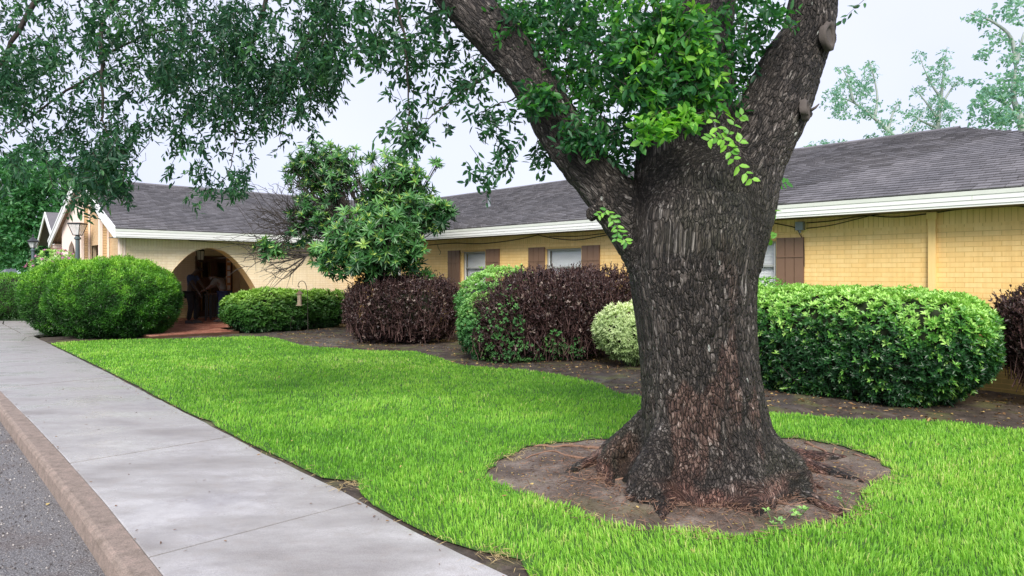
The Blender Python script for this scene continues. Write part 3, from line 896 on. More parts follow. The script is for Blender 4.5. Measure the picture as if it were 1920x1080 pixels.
# eaves: fascia board, stepped moulding, soffit
def eave(along, s0, s1, base, side):
    """side = outward unit vector"""
    def bx(z0, z1, o0, o1, mat, name):
        m = MB(); m.box(base(s0) + side * o0 + UP * z0, base(s1) - base(s0), side * (o1 - o0), UP * (z1 - z0)); return m.build(name, mat, house)
    bx(2.515, 2.568, -0.02, 0.034, M['white_old'], "drip_board")
    bx(2.455, 2.515, -0.02, 0.026, M['white'], "fascia_board")
    bx(2.400, 2.453, -0.02, 0.018, M['white'], "fascia_board")
    bx(2.372, 2.398, -0.02, 0.008, M['white'], "fascia_board")
eave(None, -1.1, S_EAVE + 0.015, lambda s: B(s, T_EAVE), -D2)
eave(None, T_END, T_EAVE + 0.015, lambda t: B(S_EAVE, t), -D1)
m = MB(); m.boxst(-1.1, S_WALL + 0.3, T_EAVE + 0.022, T_WALL + 0.02, Z_SOF, Z_SOF + 0.02); m.build("soffit", M['soffit'], house)
m = MB(); m.boxst(S_EAVE + 0.022, S_WALL + 0.42, T_END + 0.05, T_EAVE + 0.02, Z_SOF + 0.003, Z_SOF + 0.023); m.build("soffit", M['soffit'], house)
# joints in the fascia: butt straps
m = MB()
for s in (2.2, 5.3, 8.4, 11.5, 14.6): m.box(B(s, T_EAVE - 0.0265, 2.456), D1 * 0.012, D2 * 0.004, UP * 0.058)
m.build("joint_strap", M['white_old'], house)
# end wall behind (right end) so the building is closed
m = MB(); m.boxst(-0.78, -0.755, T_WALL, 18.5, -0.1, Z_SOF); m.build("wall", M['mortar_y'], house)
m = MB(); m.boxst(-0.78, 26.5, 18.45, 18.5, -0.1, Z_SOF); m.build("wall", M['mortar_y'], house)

# pipe chase on the long wall, junction box, cables
sp = s_of(1748, T_WALL - 0.03)
m = MB(); m.box(B(sp - 0.045, T_WALL - 0.055, 0.0), D1 * 0.09, D2 * 0.05, UP * 2.3); m.boxst(sp - 0.06, sp + 0.06, T_WALL - 0.075, T_WALL - 0.008, 2.27, 2.36)
m.build("downpipe", M['yellow'], house)
m = MB(); sj = s_of(1500, T_WALL - 0.05); m.boxst(sj - 0.06, sj + 0.06, T_WALL - 0.09, T_WALL - 0.01, 2.20, 2.33)
m.lathe(B(sj + 0.0, T_WALL - 0.05, 2.16), [(0.02, 0), (0.02, 0.04)], 8); m.build("junction_box", M['metal_grey'], house)
def cable(pts, r=0.009):
    m = MB(); m.tube(smooth_line(pts, 6), r, 5); o = m.build("cable", M['cable'], house)
def wp(u, v, off=0.03):
    t = T_WALL - off; s = s_of(u, t); p = B(s, t); return np.array([p[0], p[1], EYE + (510 - v) / FPX * p[1]])
cable([wp(800, 460), wp(850, 456), wp(900, 457), wp(950, 452), wp(985, 446), wp(1010, 440)])
cable([wp(1010, 441), wp(1040, 447), wp(1080, 450), wp(1120, 444), wp(1160, 436)])
cable([wp(1030, 443), wp(1080, 443), wp(1130, 438), wp(1170, 430)], 0.007)
cable([wp(1420, 413), wp(1470, 422), wp(1492, 428), wp(1500, 440), wp(1507, 455), wp(1508, 500)], 0.007)
cable([wp(1512, 418), wp(1560, 414), wp(1620, 405), wp(1680, 407), wp(1745, 400), wp(1800, 392), wp(1870, 384), wp(1925, 388)], 0.008)
cable([wp(1512, 428), wp(1560, 422), wp(1640, 403), wp(1700, 396), wp(1745, 396)], 0.006)
cable([wp(820, 458), wp(822, 466), wp(826, 472), wp(824, 478)], 0.006)
cable([B(S_WALL - 0.03, t, z) for t, z in ((5.6, 2.36), (6.6, 2.32), (7.4, 2.27), (8.4, 2.30), (9.6, 2.35))], 0.007)
# vent pipe on the roof
pv = B(11.9, 0, 0)
a = (917 - 960) / FPX
tv = 12.1; svn = s_of(917, tv); pv = B(svn, tv, Z_EAVE + (tv - T_EAVE) * slope)
m = MB(); m.lathe(pv, [(0.12, -0.02), (0.06, 0.03), (0.035, 0.06), (0.035, 0.26)], 10); m.build("vent_pipe", M['metal_grey'], house)

# windows with blinds, and board shutters
def window(a, b2, rec=0.10):
    w = b2 - a
    m = MB()
    y0, y1 = T_WALL + rec - 0.03, T_WALL + rec + 0.03
    fr = 0.045
    m.boxst(a, a + fr, y0, y1, ZS, ZT); m.boxst(b2 - fr, b2, y0, y1, ZS, ZT)
    m.boxst(a + fr, b2 - fr, y0, y1, ZT - 0.04, ZT); m.boxst(a + fr, b2 - fr, y0, y1, ZS, ZS + 0.05)
    zm = 1.655
    m.boxst(a + fr, b2 - fr, y0 + 0.005, y1 - 0.012, zm - 0.02, zm + 0.02)
    f = m.build("window", M['frame'], house)
    m = MB(); m.boxst(a + fr, b2 - fr, y0 + 0.02, y0 + 0.024, ZS + 0.05, zm - 0.02); m.build("pane", M['glass'], f)
    m = MB(); m.boxst(a + fr, b2 - fr, y0 + 0.02, y0 + 0.024, zm + 0.02, ZT - 0.04); m.build("pane", M['glass'], f)
    m = MB(); z = ZT - 0.05
    zlow = 1.27
    while z > zlow:
        m.box(B(a + fr + 0.01, y1 + 0.012, z), D1 * (w - 2 * fr - 0.02), D2 * 0.014 + UP * 0.020, UP * 0.0015); z -= 0.0235
    m.boxst(a + fr + 0.01, b2 - fr - 0.01, y1 + 0.03, y1 + 0.034, zlow, ZT - 0.05)
    o = m.build("blind", M['blind'], f); o['kind'] = 'stuff'
    m = MB(); m.boxst(a + fr + 0.005, b2 - fr - 0.005, y1 + 0.008, y1 + 0.024, ZS + 0.05, zlow - 0.02); m.build("lower_screen", M['screen'], f)
    m = MB(); m.boxst(a + fr, b2 - fr, y0 - 0.004, y0 + 0.014, zlow - 0.035, zlow); m.boxst(a + fr, a + fr + 0.02, y0 - 0.004, y0 + 0.014, zlow, ZT - 0.04); m.boxst(b2 - fr - 0.02, b2 - fr, y0 - 0.004, y0 + 0.014, zlow, ZT - 0.04); m.build("sash", M['white'], f)
    m = MB(); m.boxst(a - 0.01, b2 + 0.01, T_WALL + 0.01, T_WALL + rec - 0.03, ZS - 0.03, ZS + 0.006); m.build("sill", M['yellow'], f)
    m = MB()                                            # reveal in painted brick
    m.boxst(a - 0.02, a - 0.001, T_WALL + 0.002, y1, ZS, ZT); m.boxst(b2 + 0.001, b2 + 0.02, T_WALL + 0.002, y1, ZS, ZT); m.boxst(a, b2, T_WALL + 0.002, y1, ZT + 0.001, ZT + 0.02)
    m.build("reveal", M['yellow'], f)
    m = MB(); m.boxst(a - 0.3, b2 + 0.3, y1 + 0.5, y1 + 0.55, 0.2, 2.3); m.build("room_behind", M['dark'], f)
for a, b2 in wins: window(a, b2)

def shutter(a, b2, nb=3):
    m = MB(); m.boxst(a, b2, T_WALL - 0.026, T_WALL - 0.009, ZS - 0.02, ZT + 0.04)
    sh = m.build("shutter", M['shutter'], house)
    w = (b2 - a) / nb
    for i in range(nb):
        m = MB(); m.boxst(a + i * w + 0.005, a + (i + 1) * w - 0.005, T_WALL - 0.044, T_WALL - 0.026, ZS - 0.02, ZT + 0.04); m.build("board", M['shutter'], sh)
    for z in (ZT - 0.27, ZS + 0.22):
        m = MB(); m.boxst(a + 0.004, b2 - 0.004, T_WALL - 0.056, T_WALL - 0.0445, z, z + 0.018); m.build("batten", M['shutter'], sh)
TS = T_WALL - 0.03
shutter(s_of(862, TS), s_of(840, TS)); shutter(s_of(936, TS), s_of(911, TS))
shutter(s_of(1021, TS), s_of(991, TS)); shutter(s_of(1124, TS), s_of(1091, TS))
shutter(s_of(1507, TS), s_of(1456, TS))
shutter(wins[3][1], wins[3][1] + 0.42)

# porch behind the arch
m = MB(); m.boxst(16.9, S_WALL + 0.38, 4.3, 6.35, -0.1, 0.066); m.boxst(S_WALL + 0.385, 22.8, 4.3, 8.6, -0.1, 0.066); m.build("porch_floor", M['dark_wood'], house)
V = []; T = []
for i, s in enumerate(np.arange(16.92, 22.75, 0.105)):
    for t in np.arange(4.32 + (0.1 if i % 2 else 0), 8.55 if s > S_WALL + 0.02 else 6.15, 0.205):
        h = 0.078 + 0.002 * rng.random()
        for zz, e in ((0.06, 0.0), (h, 0.003)):
            for (ds, dt) in ((0, 0), (0.098, 0), (0.098, 0.198), (0, 0.198)):
                V.append(B(s + ds + (e if ds == 0 else -e), t + dt + (e if dt == 0 else -e), zz))
        T += [rng.random()] * 8
nq = len(T) // 8
q = np.array([(0, 1, 5, 4), (1, 2, 6, 5), (2, 3, 7, 6), (3, 0, 4, 7), (4, 5, 6, 7)])
b = NB("floor_brick"); tt = tone_value(b)
M['floor_brick'] = b.done(b.princ(b.ramp(tt, [(0, (0.17, 0.06, 0.04)), (0.5, (0.30, 0.115, 0.075)), (1, (0.42, 0.20, 0.14))]), 0.55))
o = add("floor_bricks", np.array(V), (np.arange(nq)[:, None, None] * 8 + q[None]).reshape(-1, 4), M['floor_brick'], house, attrs={'tone': np.array(T)}); o['kind'] = 'stuff'
SB = 22.8
dl, dr = t_of(366, SB), t_of(434, SB)
DZ = 2.07
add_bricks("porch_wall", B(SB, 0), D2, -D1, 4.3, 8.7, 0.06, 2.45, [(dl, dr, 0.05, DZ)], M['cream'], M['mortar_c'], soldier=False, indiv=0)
m = MB(); m.boxst(S_WALL + 0.41, SB, 8.6, 8.65, 0.0, 2.45); m.build("porch_wall", M['ochre'], house)
m = MB(); m.boxst(S_WALL + 0.01, 20.25, 4.2, 4.29, 0.0, 2.36); m.boxst(22.25, SB, 4.2, 4.29, 0.0, 2.36); m.build("porch_wall", M['mortar_c'], house)  # gap added in the side wall to let daylight into the porch
m = MB(); m.boxst(S_WALL + 0.43, SB + 0.1, 4.3, 8.64, 2.41, 2.45); m.build("porch_ceiling", M['white_old'], house)
# door set: brown frame, part glazed door, hall beyond
m = MB()
m.boxst(SB - 0.10, SB + 0.05, dl, dl + 0.07, 0.08, DZ); m.boxst(SB - 0.10, SB + 0.05, dr - 0.07, dr, 0.08, DZ); m.boxst(SB - 0.10, SB + 0.05, dl + 0.07, dr - 0.07, DZ - 0.12, DZ)
door = m.build("door_frame", M['dark_wood'], house)
mid = (dl + dr) / 2
for (x0, x1) in ((dl + 0.075, mid - 0.005), (mid + 0.005, dr - 0.075)):
    m = MB(); st_ = 0.085
    m.boxst(SB - 0.05, SB - 0.01, x0, x0 + st_, 0.09, DZ - 0.125); m.boxst(SB - 0.05, SB - 0.01, x1 - st_, x1, 0.09, DZ - 0.125)
    m.boxst(SB - 0.05, SB - 0.01, x0 + st_, x1 - st_, DZ - 0.20, DZ - 0.125); m.boxst(SB - 0.05, SB - 0.01, x0 + st_, x1 - st_, 1.0, 1.38); m.boxst(SB - 0.05, SB - 0.01, x0 + st_, x1 - st_, 0.09, 0.3)
    d = m.build("door_leaf", M['dark_wood'], door)
    m = MB(); m.boxst(SB - 0.035, SB - 0.03, x0 + st_, x1 - st_, 1.38, DZ - 0.20); m.boxst(SB - 0.035, SB - 0.03, x0 + st_, x1 - st_, 0.3, 1.0); m.build("door_glass", M['glass'], door)
# side board with paper notices on it
m = MB(); nb0 = t_of(425, 21.9); m.boxst(21.9, 21.96, nb0, nb0 + 0.13, 0.08, 2.0); bd = m.build("notice_board", M['orange_wood'], house)
for k, (z, h) in enumerate(((1.86, 0.05), (1.62, 0.14), (1.42, 0.16), (1.2, 0.17), (0.98, 0.14))):
    m = MB(); m.boxst(21.892, 21.898, nb0 + 0.02, nb0 + 0.11, z, z + h); m.build("notice", M['paper'], bd)
# hall posts seen through the glass, in daylight from a court behind
m = MB()
for t in (7.35, 7.75, 8.15): m.boxst(24.4, 24.55, t, t + 0.16, 0.0, 2.4)
m.build("hall_column", M['ochre'], house)
m = MB(); m.boxst(26.3, 26.4, 5.0, 12.0, 0.0, 2.4); m.build("hall_wall", M['dark_wood'], house)
m = MB(); m.boxst(SB + 0.1, 26.3, 5.0, 12.0, 0.0, 0.06); m.build("hall_floor", M['tile'], house)
# floor threshold strip
m = MB(); m.boxst(SB - 0.2, SB - 0.11, dl, dr, 0.081, 0.10); m.build("threshold", M['metal_grey'], door)

# gabled end: rakes, piers, recessed wall
def rake(sa, za, sb, zb):
    d = B(sb, 0, zb) - B(sa, 0, za)
    m = MB(); m.box(B(sa, T_END - 0.03, za - 0.24), d, D2 * 0.05, UP * 0.245); m.box(B(sa, T_END - 0.05, za - 0.06), d, D2 * 0.02, UP * 0.07)
    m.build("rake_board", M['white'], house)
rake(S_EAVE - 0.02, Z_EAVE + 0.02, S_RIDGE, Z_RIDGE + 0.035); rake(26.9 + 0.02, Z_EAVE + 0.02, S_RIDGE, Z_RIDGE + 0.035)
# wall of the gable, at t = 4.2, with arch opening on its left half
zr = lambda s: Z_EAVE + (4.5 - abs(s - S_RIDGE)) * slope - 0.06
GT = 4.165
pts = [(S_WALL, -0.05), (S_WALL, zr(S_WALL)), (S_RIDGE, zr(S_RIDGE)), (22.55, zr(22.55)), (22.55, -0.05), (22.2, -0.05), (22.2, 2.3), (20.3, 2.3), (20.3, -0.05)]  # square opening added between the piers to brighten the porch inside
V = [B(s, GT, z) for s, z in pts]; add("gable_wall", V, [tuple(q) for q in tessellate_polygon([[Vector((p[0], p[1], 0)) for p in pts]])], M['mortar_c'], house)
rows = []; V = []; F = []; T = []; n = 0
zz = 0.0; r = 0
while zz < 4.0:
    a = S_WALL - (0.1 if r % 2 else 0)
    while a < 22.5:
        x0, x1 = max(a, S_WALL), min(a + 0.203, 22.5); a += 0.203
        if x1 - x0 < 0.03 or zz + 0.0677 > min(zr(x0), zr(x1)): continue
        if x1 > 20.3 and x0 < 22.2 and zz < 2.28: continue
        for off in (0.005, -0.004):
            for (aa, bb) in ((x0 + .004, zz + .004), (x1 - .004, zz + .004), (x1 - .004, zz + .063), (x0 + .004, zz + .063)): V.append(B(aa, GT + off, bb))
        for f in ((0, 1, 5, 4), (1, 2, 6, 5), (2, 3, 7, 6), (3, 0, 4, 7), (4, 5, 6, 7)): F.append([n + k for k in f])
        T += [rng.random()] * 8; n += 8
    zz += 0.0677; r += 1
o = add("brickwork", V, np.array(F), M['tan_brick'], house, attrs={'tone': np.array(T)}); o['kind'] = 'stuff'
def pier(s, t0, t1, w=0.16):
    top = zr(s) - 0.02
    m = MB()
    m.boxst(s, s + w, t0, t0 + 0.07, 0, top); m.boxst(s, s + w, t1 - 0.05, t1, 0, top)
    p = m.build("pier", M['plaster'], house)
    m = MB(); z = 0.0; r = 0
    while z < top - 0.08:
        m.boxst(s + 0.01, s + w - 0.01, t0 + 0.072, t1 - 0.052, z + 0.004, z + 0.064, rng.random()); z += 0.0677
    o = m.build("pier_brick", M['tan_brick'], p); o['kind'] = 'stuff'
pier(20.0, 3.93, 4.15); pier(22.3, 3.93, 4.15); pier(S_WALL - 0.01, 4.02, 4.155, 0.14)
# white arch frame left of the second pier
def arch_wall(s0, s1, t, top, mat):
    c = (s0 + s1) / 2; hw = (s1 - s0) / 2 - 0.12
    f = lambda z: hw * math.sqrt(max(0, 1 - z / 2.5))
    zs2 = np.linspace(0, 2.5, 18)
    ring = [(s0, 0), (s0, zr(s0)), (s1, zr(s1)), (s1, 0)] + [(c + f(z), z) for z in zs2] + [(c - f(z), z) for z in zs2[::-1]][1:]
    tr = tessellate_polygon([[Vector((p[0], p[1], 0)) for p in ring]])
    m = MB()
    V1 = [B(p[0], t, p[1]) for p in ring]; V2 = [B(p[0], t + 0.12, p[1]) for p in ring]; k = len(ring)
    F = [tuple(q) for q in tr] + [tuple(i + k for i in q)[::-1] for q in tr] + [(i, (i + 1) % k, (i + 1) % k + k, i + k) for i in range(k)]
    add("arch_screen", V1 + V2, F, mat, house)
arch_wall(22.46, 25.6, 3.98, 2.4, M['plaster'])
m = MB(); m.boxst(22.5, 26.6, 5.4, 5.46, 0, 3.0); m.build("gable_wall", M['ochre'], house)
# boarded underside of the left slope
m = MB(); n_b = 22
for i in range(n_b):
    t = T_END + 0.03 + i * 0.1
    d = B(26.85, 0, Z_EAVE - 0.09) - B(22.55, 0, Z_RIDGE - 0.14)
    m.box(B(22.55, t, Z_RIDGE - 0.14), d, D2 * 0.092, UP * 0.02)
m.build("boarded_soffit", M['soffit_brown'], house)
m = MB(); m.boxst(26.62, 26.78, 3.95, 4.11, 0, 2.42); m.boxst(26.56, 26.84, 3.9, 4.16, 2.36, 2.46); m.build("post", M['plaster'], house)

# ------------------------------------------------------------------ leaves
def leaf_arrays(Pb, D, N, L, W, fold=0.25, droop=0.15, hexa=True):
    """vectorised leaf blades: base points, directions, face normals, lengths, widths"""
    D = unit(D); S = unit(np.cross(D, N)); N = unit(np.cross(S, D))
    L = L[:, None]; W = W[:, None]; n = len(Pb)
    if hexa:
        tab = [(0, 0, 0), (0.30, 0.46, 0), (0.68, 0.40, 0), (1, 0, 0), (0.68, -0.40, 0), (0.30, -0.46, 0)]
        F0 = np.array([(0, 1, 2, 3), (0, 3, 4, 5)])
    else:
        tab = [(0, 0, 0), (0.5, 0.5, 0), (1, 0, 0), (0.5, -0.5, 0)]
        F0 = np.array([(0, 1, 2, 3)])
    k = len(tab); V = np.empty((n, k, 3))
    for i, (a, s, _) in enumerate(tab):
        V[:, i] = Pb + D * L * a + S * W * s + N * (W * abs(s) * fold - L * droop * a * a)
    F = (np.arange(n)[:, None, None] * k + F0[None]).reshape(-1, 4)
    return V.reshape(-1, 3), F, k

class Leaves:
    def __init__(self): self.a = []
    def add(self, Pb, D, N, L, W, T):
        n = len(Pb)
        self.a.append((np.asarray(Pb), np.asarray(D), np.asarray(N), np.broadcast_to(L, (n,)), np.broadcast_to(W, (n,)), np.broadcast_to(T, (n,))))
    def cat(self): return [np.concatenate([x[i] for x in self.a]) for i in range(6)]
    def build(self, name, mat, parent, hexa=True, indiv=0, score=None, fold=0.25, droop=0.15, leafname='leaf'):
        Pb, D, N, L, W, T = self.cat()
        pick = np.array([], int)
        if indiv:
            sc = score(Pb, L); pick = np.argsort(-sc)[:indiv]
        mask = np.ones(len(Pb), bool); mask[pick] = False
        V, F, k = leaf_arrays(Pb[mask], D[mask], N[mask], L[mask], W[mask], fold, droop, hexa)
        o = add(name, V, F, mat, parent, True, {'tone': np.repeat(T[mask], k)}); o['kind'] = 'stuff'
        if len(pick):
            me = {}
            for key in range(6):                       # six tones of one blade share the rest
                v, f, k2 = leaf_arrays(np.zeros((1, 3)), np.array([[1., 0, 0]]), np.array([[0, 0, 1.]]), np.array([1.0]), np.array([0.45]), fold, droop, True)
                me[key] = make_mesh("leaf", v, f, mat, True, {'tone': np.full(6, (key + 0.5) / 6)})
            for i in pick:
                d = D[i] / np.linalg.norm(D[i]); s = np.cross(d, N[i]); s /= np.linalg.norm(s); nn = np.cross(s, d)
                lo = bpy.data.objects.new(leafname, me[int(min(5, max(0, T[i] * 6)))])
                COL.objects.link(lo); lo.parent = parent
                m = Matrix(((d[0], s[0], nn[0], 0), (d[1], s[1], nn[1], 0), (d[2], s[2], nn[2], 0), (0, 0, 0, 1)))
                Lq = L[i]
                mm = Matrix.Translation(Vector(Pb[i] - ORG[parent.name])) @ m @ Matrix.Diagonal((Lq, W[i] / 0.45, Lq, 1))
                lo.matrix_local = mm
        return o

def rvec(n):
    return unit(rng.normal(size=(n, 3)))

def rosettes(lv, C, A, k, L, W, T, spread=1.1, jit=0.25):
    """k leaves fanning round each axis A at each centre C"""
    n = len(C); A = unit(A); X = unit(np.cross(A, rvec(n))); Yv = np.cross(A, X)
    for i in range(k):
        ph = 2 * math.pi * i / k + rng.random(n) * 0.8
        el = spread * (0.55 + 0.6 * rng.random(n))
        rad = X * np.cos(ph)[:, None] + Yv * np.sin(ph)[:, None]
        D = A * np.cos(el)[:, None] + rad * np.sin(el)[:, None] + rng.normal(size=(n, 3)) * jit * 0.5
        N = A * np.sin(el)[:, None] - rad * np.cos(el)[:, None] + 1e-3
        lv.add(C + rad * 0.003, D, -N if False else N, L * (0.75 + 0.5 * rng.random(n)), W * (0.8 + 0.4 * rng.random(n)), np.clip(T + rng.normal(size=n) * 0.08, 0, 1))

def lump(p, amp, sc, s=0):
    return 1 + amp * (fbm(p * sc + 31.7, 3, s) - 0.5) * 2

class Bush:
    def __init__(self, c, half, rot=0.0, p=2.4, amp=0.10, sc=1.6, seed=0, taper=0.0):
        self.c = np.array(c, float); self.h = np.array(half, float); self.p = p; self.amp = amp; self.sc = sc; self.seed = seed; self.taper = taper
        self.R = np.array([[math.cos(rot), -math.sin(rot), 0], [math.sin(rot), math.cos(rot), 0], [0, 0, 1]])
    def surf(self, d):
        """d: unit dirs (n,3) in local space -> points, normals"""
        q = np.abs(d / self.h) ** self.p
        r = q.sum(1) ** (-1 / self.p)
        loc = d * r[:, None]
        w = lump(loc + self.seed * 7.1, self.amp, self.sc, self.seed)
        n = np.sign(d) * np.abs(loc / self.h) ** (self.p - 1) / self.h
        loc = loc * w[:, None]
        if self.taper:
            f = 1 - self.taper * np.clip(-loc[:, 2] / self.h[2], 0, 1) ** 1.5
            loc[:, 0] *= f; loc[:, 1] *= f
        return loc @ self.R.T + self.c, unit(n) @ self.R.T
    def sample(self, n, depth=0.12, front=True, rag=0.12, fr=5.0):
        g = rng.normal(size=(int(n * 2.2), 3)) * self.h; d = unit(g)
        Pp, Nn = self.surf(d)
        Pp = Pp - Nn * (np.abs(rng.normal(size=len(Pp))) * depth)[:, None]
        Pp = Pp + Nn * (rag * 2.2 * (fbm(Pp * fr, 3, self.seed + 3) - 0.44) + rag * 0.5 * rng.random(len(Pp)) ** 6)[:, None]
        if front:                                       # thin out what faces away and into the ground
            view = unit(np.array([0, 0, EYE]) - Pp); dot = (view * Nn).sum(1)
            keep = (dot > -0.35) | (rng.random(len(Pp)) < 0.3)
            Pp, Nn = Pp[keep], Nn[keep]
        keep = Pp[:, 2] > 0.01; Pp, Nn = Pp[keep][:n], Nn[keep][:n]
        return Pp, Nn
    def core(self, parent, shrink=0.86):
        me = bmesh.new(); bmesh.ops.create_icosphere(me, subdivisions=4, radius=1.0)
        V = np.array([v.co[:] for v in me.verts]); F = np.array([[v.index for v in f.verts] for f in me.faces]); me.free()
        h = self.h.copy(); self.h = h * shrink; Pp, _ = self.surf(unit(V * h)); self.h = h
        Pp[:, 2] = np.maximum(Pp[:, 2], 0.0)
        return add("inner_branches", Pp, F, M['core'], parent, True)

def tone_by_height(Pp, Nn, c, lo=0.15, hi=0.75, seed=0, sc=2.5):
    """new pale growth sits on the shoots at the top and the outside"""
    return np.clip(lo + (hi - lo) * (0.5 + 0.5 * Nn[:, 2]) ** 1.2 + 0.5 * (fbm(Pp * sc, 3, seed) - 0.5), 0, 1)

# ------------------------------------------------------------------ grass
def grass():
    def sc(y0, y1, dens, L, W):
        half0, half1 = y0 * 0.80 + 0.3, y1 * 0.80 + 0.3
        n = int(dens * (y1 - y0) * (half1 + half0))
        y = y0 + (y1 - y0) * rng.random(n); x = (rng.random(n) * 2 - 1) * (y * 0.80 + 0.3)
        ok = in_poly(x, y, lawn_poly) & ~in_poly(x, y, ring_poly)
        x, y = x[ok], y[ok]
        return x, y, np.full(len(x), L), np.full(len(x), W)
    parts = [sc(2.9, 4.2, 5200, 0.062, 0.0062), sc(4.2, 5.6, 4300, 0.058, 0.0066), sc(5.6, 7.5, 3000, 0.055, 0.0078), sc(7.5, 10, 1900, 0.052, 0.0098), sc(10, 17.2, 950, 0.050, 0.0140)]
    x, y, L, W = [np.concatenate([p[i] for p in parts]) for i in range(4)]
    n = len(x); q = np.stack([x, y, x * 0], 1)
    de = np.minimum(dist_poly(x, y, lawn_poly), dist_poly(x, y, ring_poly))
    cl = fbm(q * 5.0, 3, 4); big = fbm(q * 0.7, 3, 6)
    keep = (de > 0.03) | (rng.random(n) < 0.85)
    x, y, L, W, q, de, cl, big = [a[keep] for a in (x, y, L, W, q, de, cl, big)]; n = len(x)
    L = L * 0.88 * (0.55 + 0.75 * rng.random(n)) * (0.75 + 0.55 * cl) * np.clip(0.75 + de * 1.0, 0.75, 1)
    ang = rng.random(n) * 2 * math.pi
    lean = 0.25 + 0.75 * rng.random(n) ** 1.3
    comb = np.stack([fbm(q * 1.5 + 5, 2, 11) - 0.5, fbm(q * 1.5 + 9, 2, 12) - 0.5], 1) * 1.0
    eps = 0.02
    gx = np.minimum(dist_poly(x + eps, y, lawn_poly), dist_poly(x + eps, y, ring_poly)) - np.minimum(dist_poly(x - eps, y, lawn_poly), dist_poly(x - eps, y, ring_poly))
    gy = np.minimum(dist_poly(x, y + eps, lawn_poly), dist_poly(x, y + eps, ring_poly)) - np.minimum(dist_poly(x, y - eps, lawn_poly), dist_poly(x, y - eps, ring_poly))
    eo = np.clip(1 - de / 0.07, 0, 1) * 0.7; gl = np.hypot(gx, gy) + 1e-6          # blades at the rim flop outwards
    hx = np.cos(ang) * lean + comb[:, 0] - gx / gl * eo; hy = np.sin(ang) * lean + comb[:, 1] - gy / gl * eo
    side = np.stack([-np.sin(ang), np.cos(ang), np.zeros(n)], 1)
    base = np.stack([x, y, np.full(n, 0.002)], 1)
    H = np.stack([hx, hy, np.zeros(n)], 1)
    mid = base + (UP * 0.55 + H * 0.22) * L[:, None]
    tip = base + (UP * (0.95 - 0.25 * lean)[:, None] + H * 0.62) * L[:, None]
    w = W[:, None] * 0.5
    V = np.stack([base - side * w, base + side * w, mid + side * w * 0.85, mid - side * w * 0.85, tip], 1).reshape(-1, 3)
    i0 = np.arange(n) * 5
    tone = np.clip(0.47 + 0.25 * (cl - 0.5) * 2 + 0.75 * (big - 0.5) + rng.normal(size=n) * 0.16 + (rng.random(n) < 0.014) * 0.5, 0, 1)
    # quads for the lower half, triangles for the tip: two meshes joined as one list of triangles
    F = np.concatenate([np.stack([i0, i0 + 1, i0 + 2], 1), np.stack([i0, i0 + 2, i0 + 3], 1), np.stack([i0 + 3, i0 + 2, i0 + 4], 1)])
    o = add("grass", V, F, M['grass'], None, False, {'tone': np.repeat(tone, 5)})
    tag(o, "bright green mown lawn grass between the sidewalk and the shrub bed", "grass", kind='stuff')
    # dry clippings lying along the bare edges
    lv = Leaves()
    m = 900; pts = []
    for pl, k in ((ring_poly, 500), (near_edge, 260)):
        pl = np.array([p[:2] for p in pl]); i = rng.integers(0, len(pl) - 1, k); tt = rng.random(k)[:, None]
        pts.append(pl[i] * (1 - tt) + pl[i + 1] * tt + rng.normal(size=(k, 2)) * 0.035)
    for c, r in ((G(652, 912), 0.07), (G(935, 1045), 0.07), (G(1660, 897), 0.10), (G(960, 858), 0.09), (G(1590, 965), 0.09), (G(1310, 1000), 0.06)):
        pts.append(c[:2] + rng.normal(size=(90, 2)) * r)
    p = np.concatenate(pts); k = len(p)
    D = rng.normal(size=(k, 3)) * np.array([1, 1, 0.12]); 
    lv.add(np.stack([p[:, 0], p[:, 1], 0.012 + 0.012 * rng.random(k)], 1), D, np.tile(UP, (k, 1)) + rng.normal(size=(k, 3)) * 0.3, 0.05 + 0.04 * rng.random(k), 0.004, rng.random(k))
    o = lv.build("dry_grass", M['dry'], None, hexa=False)
    tag(o, "straw coloured dry clippings along the edges of the lawn", "dry grass", kind='stuff')
grass()

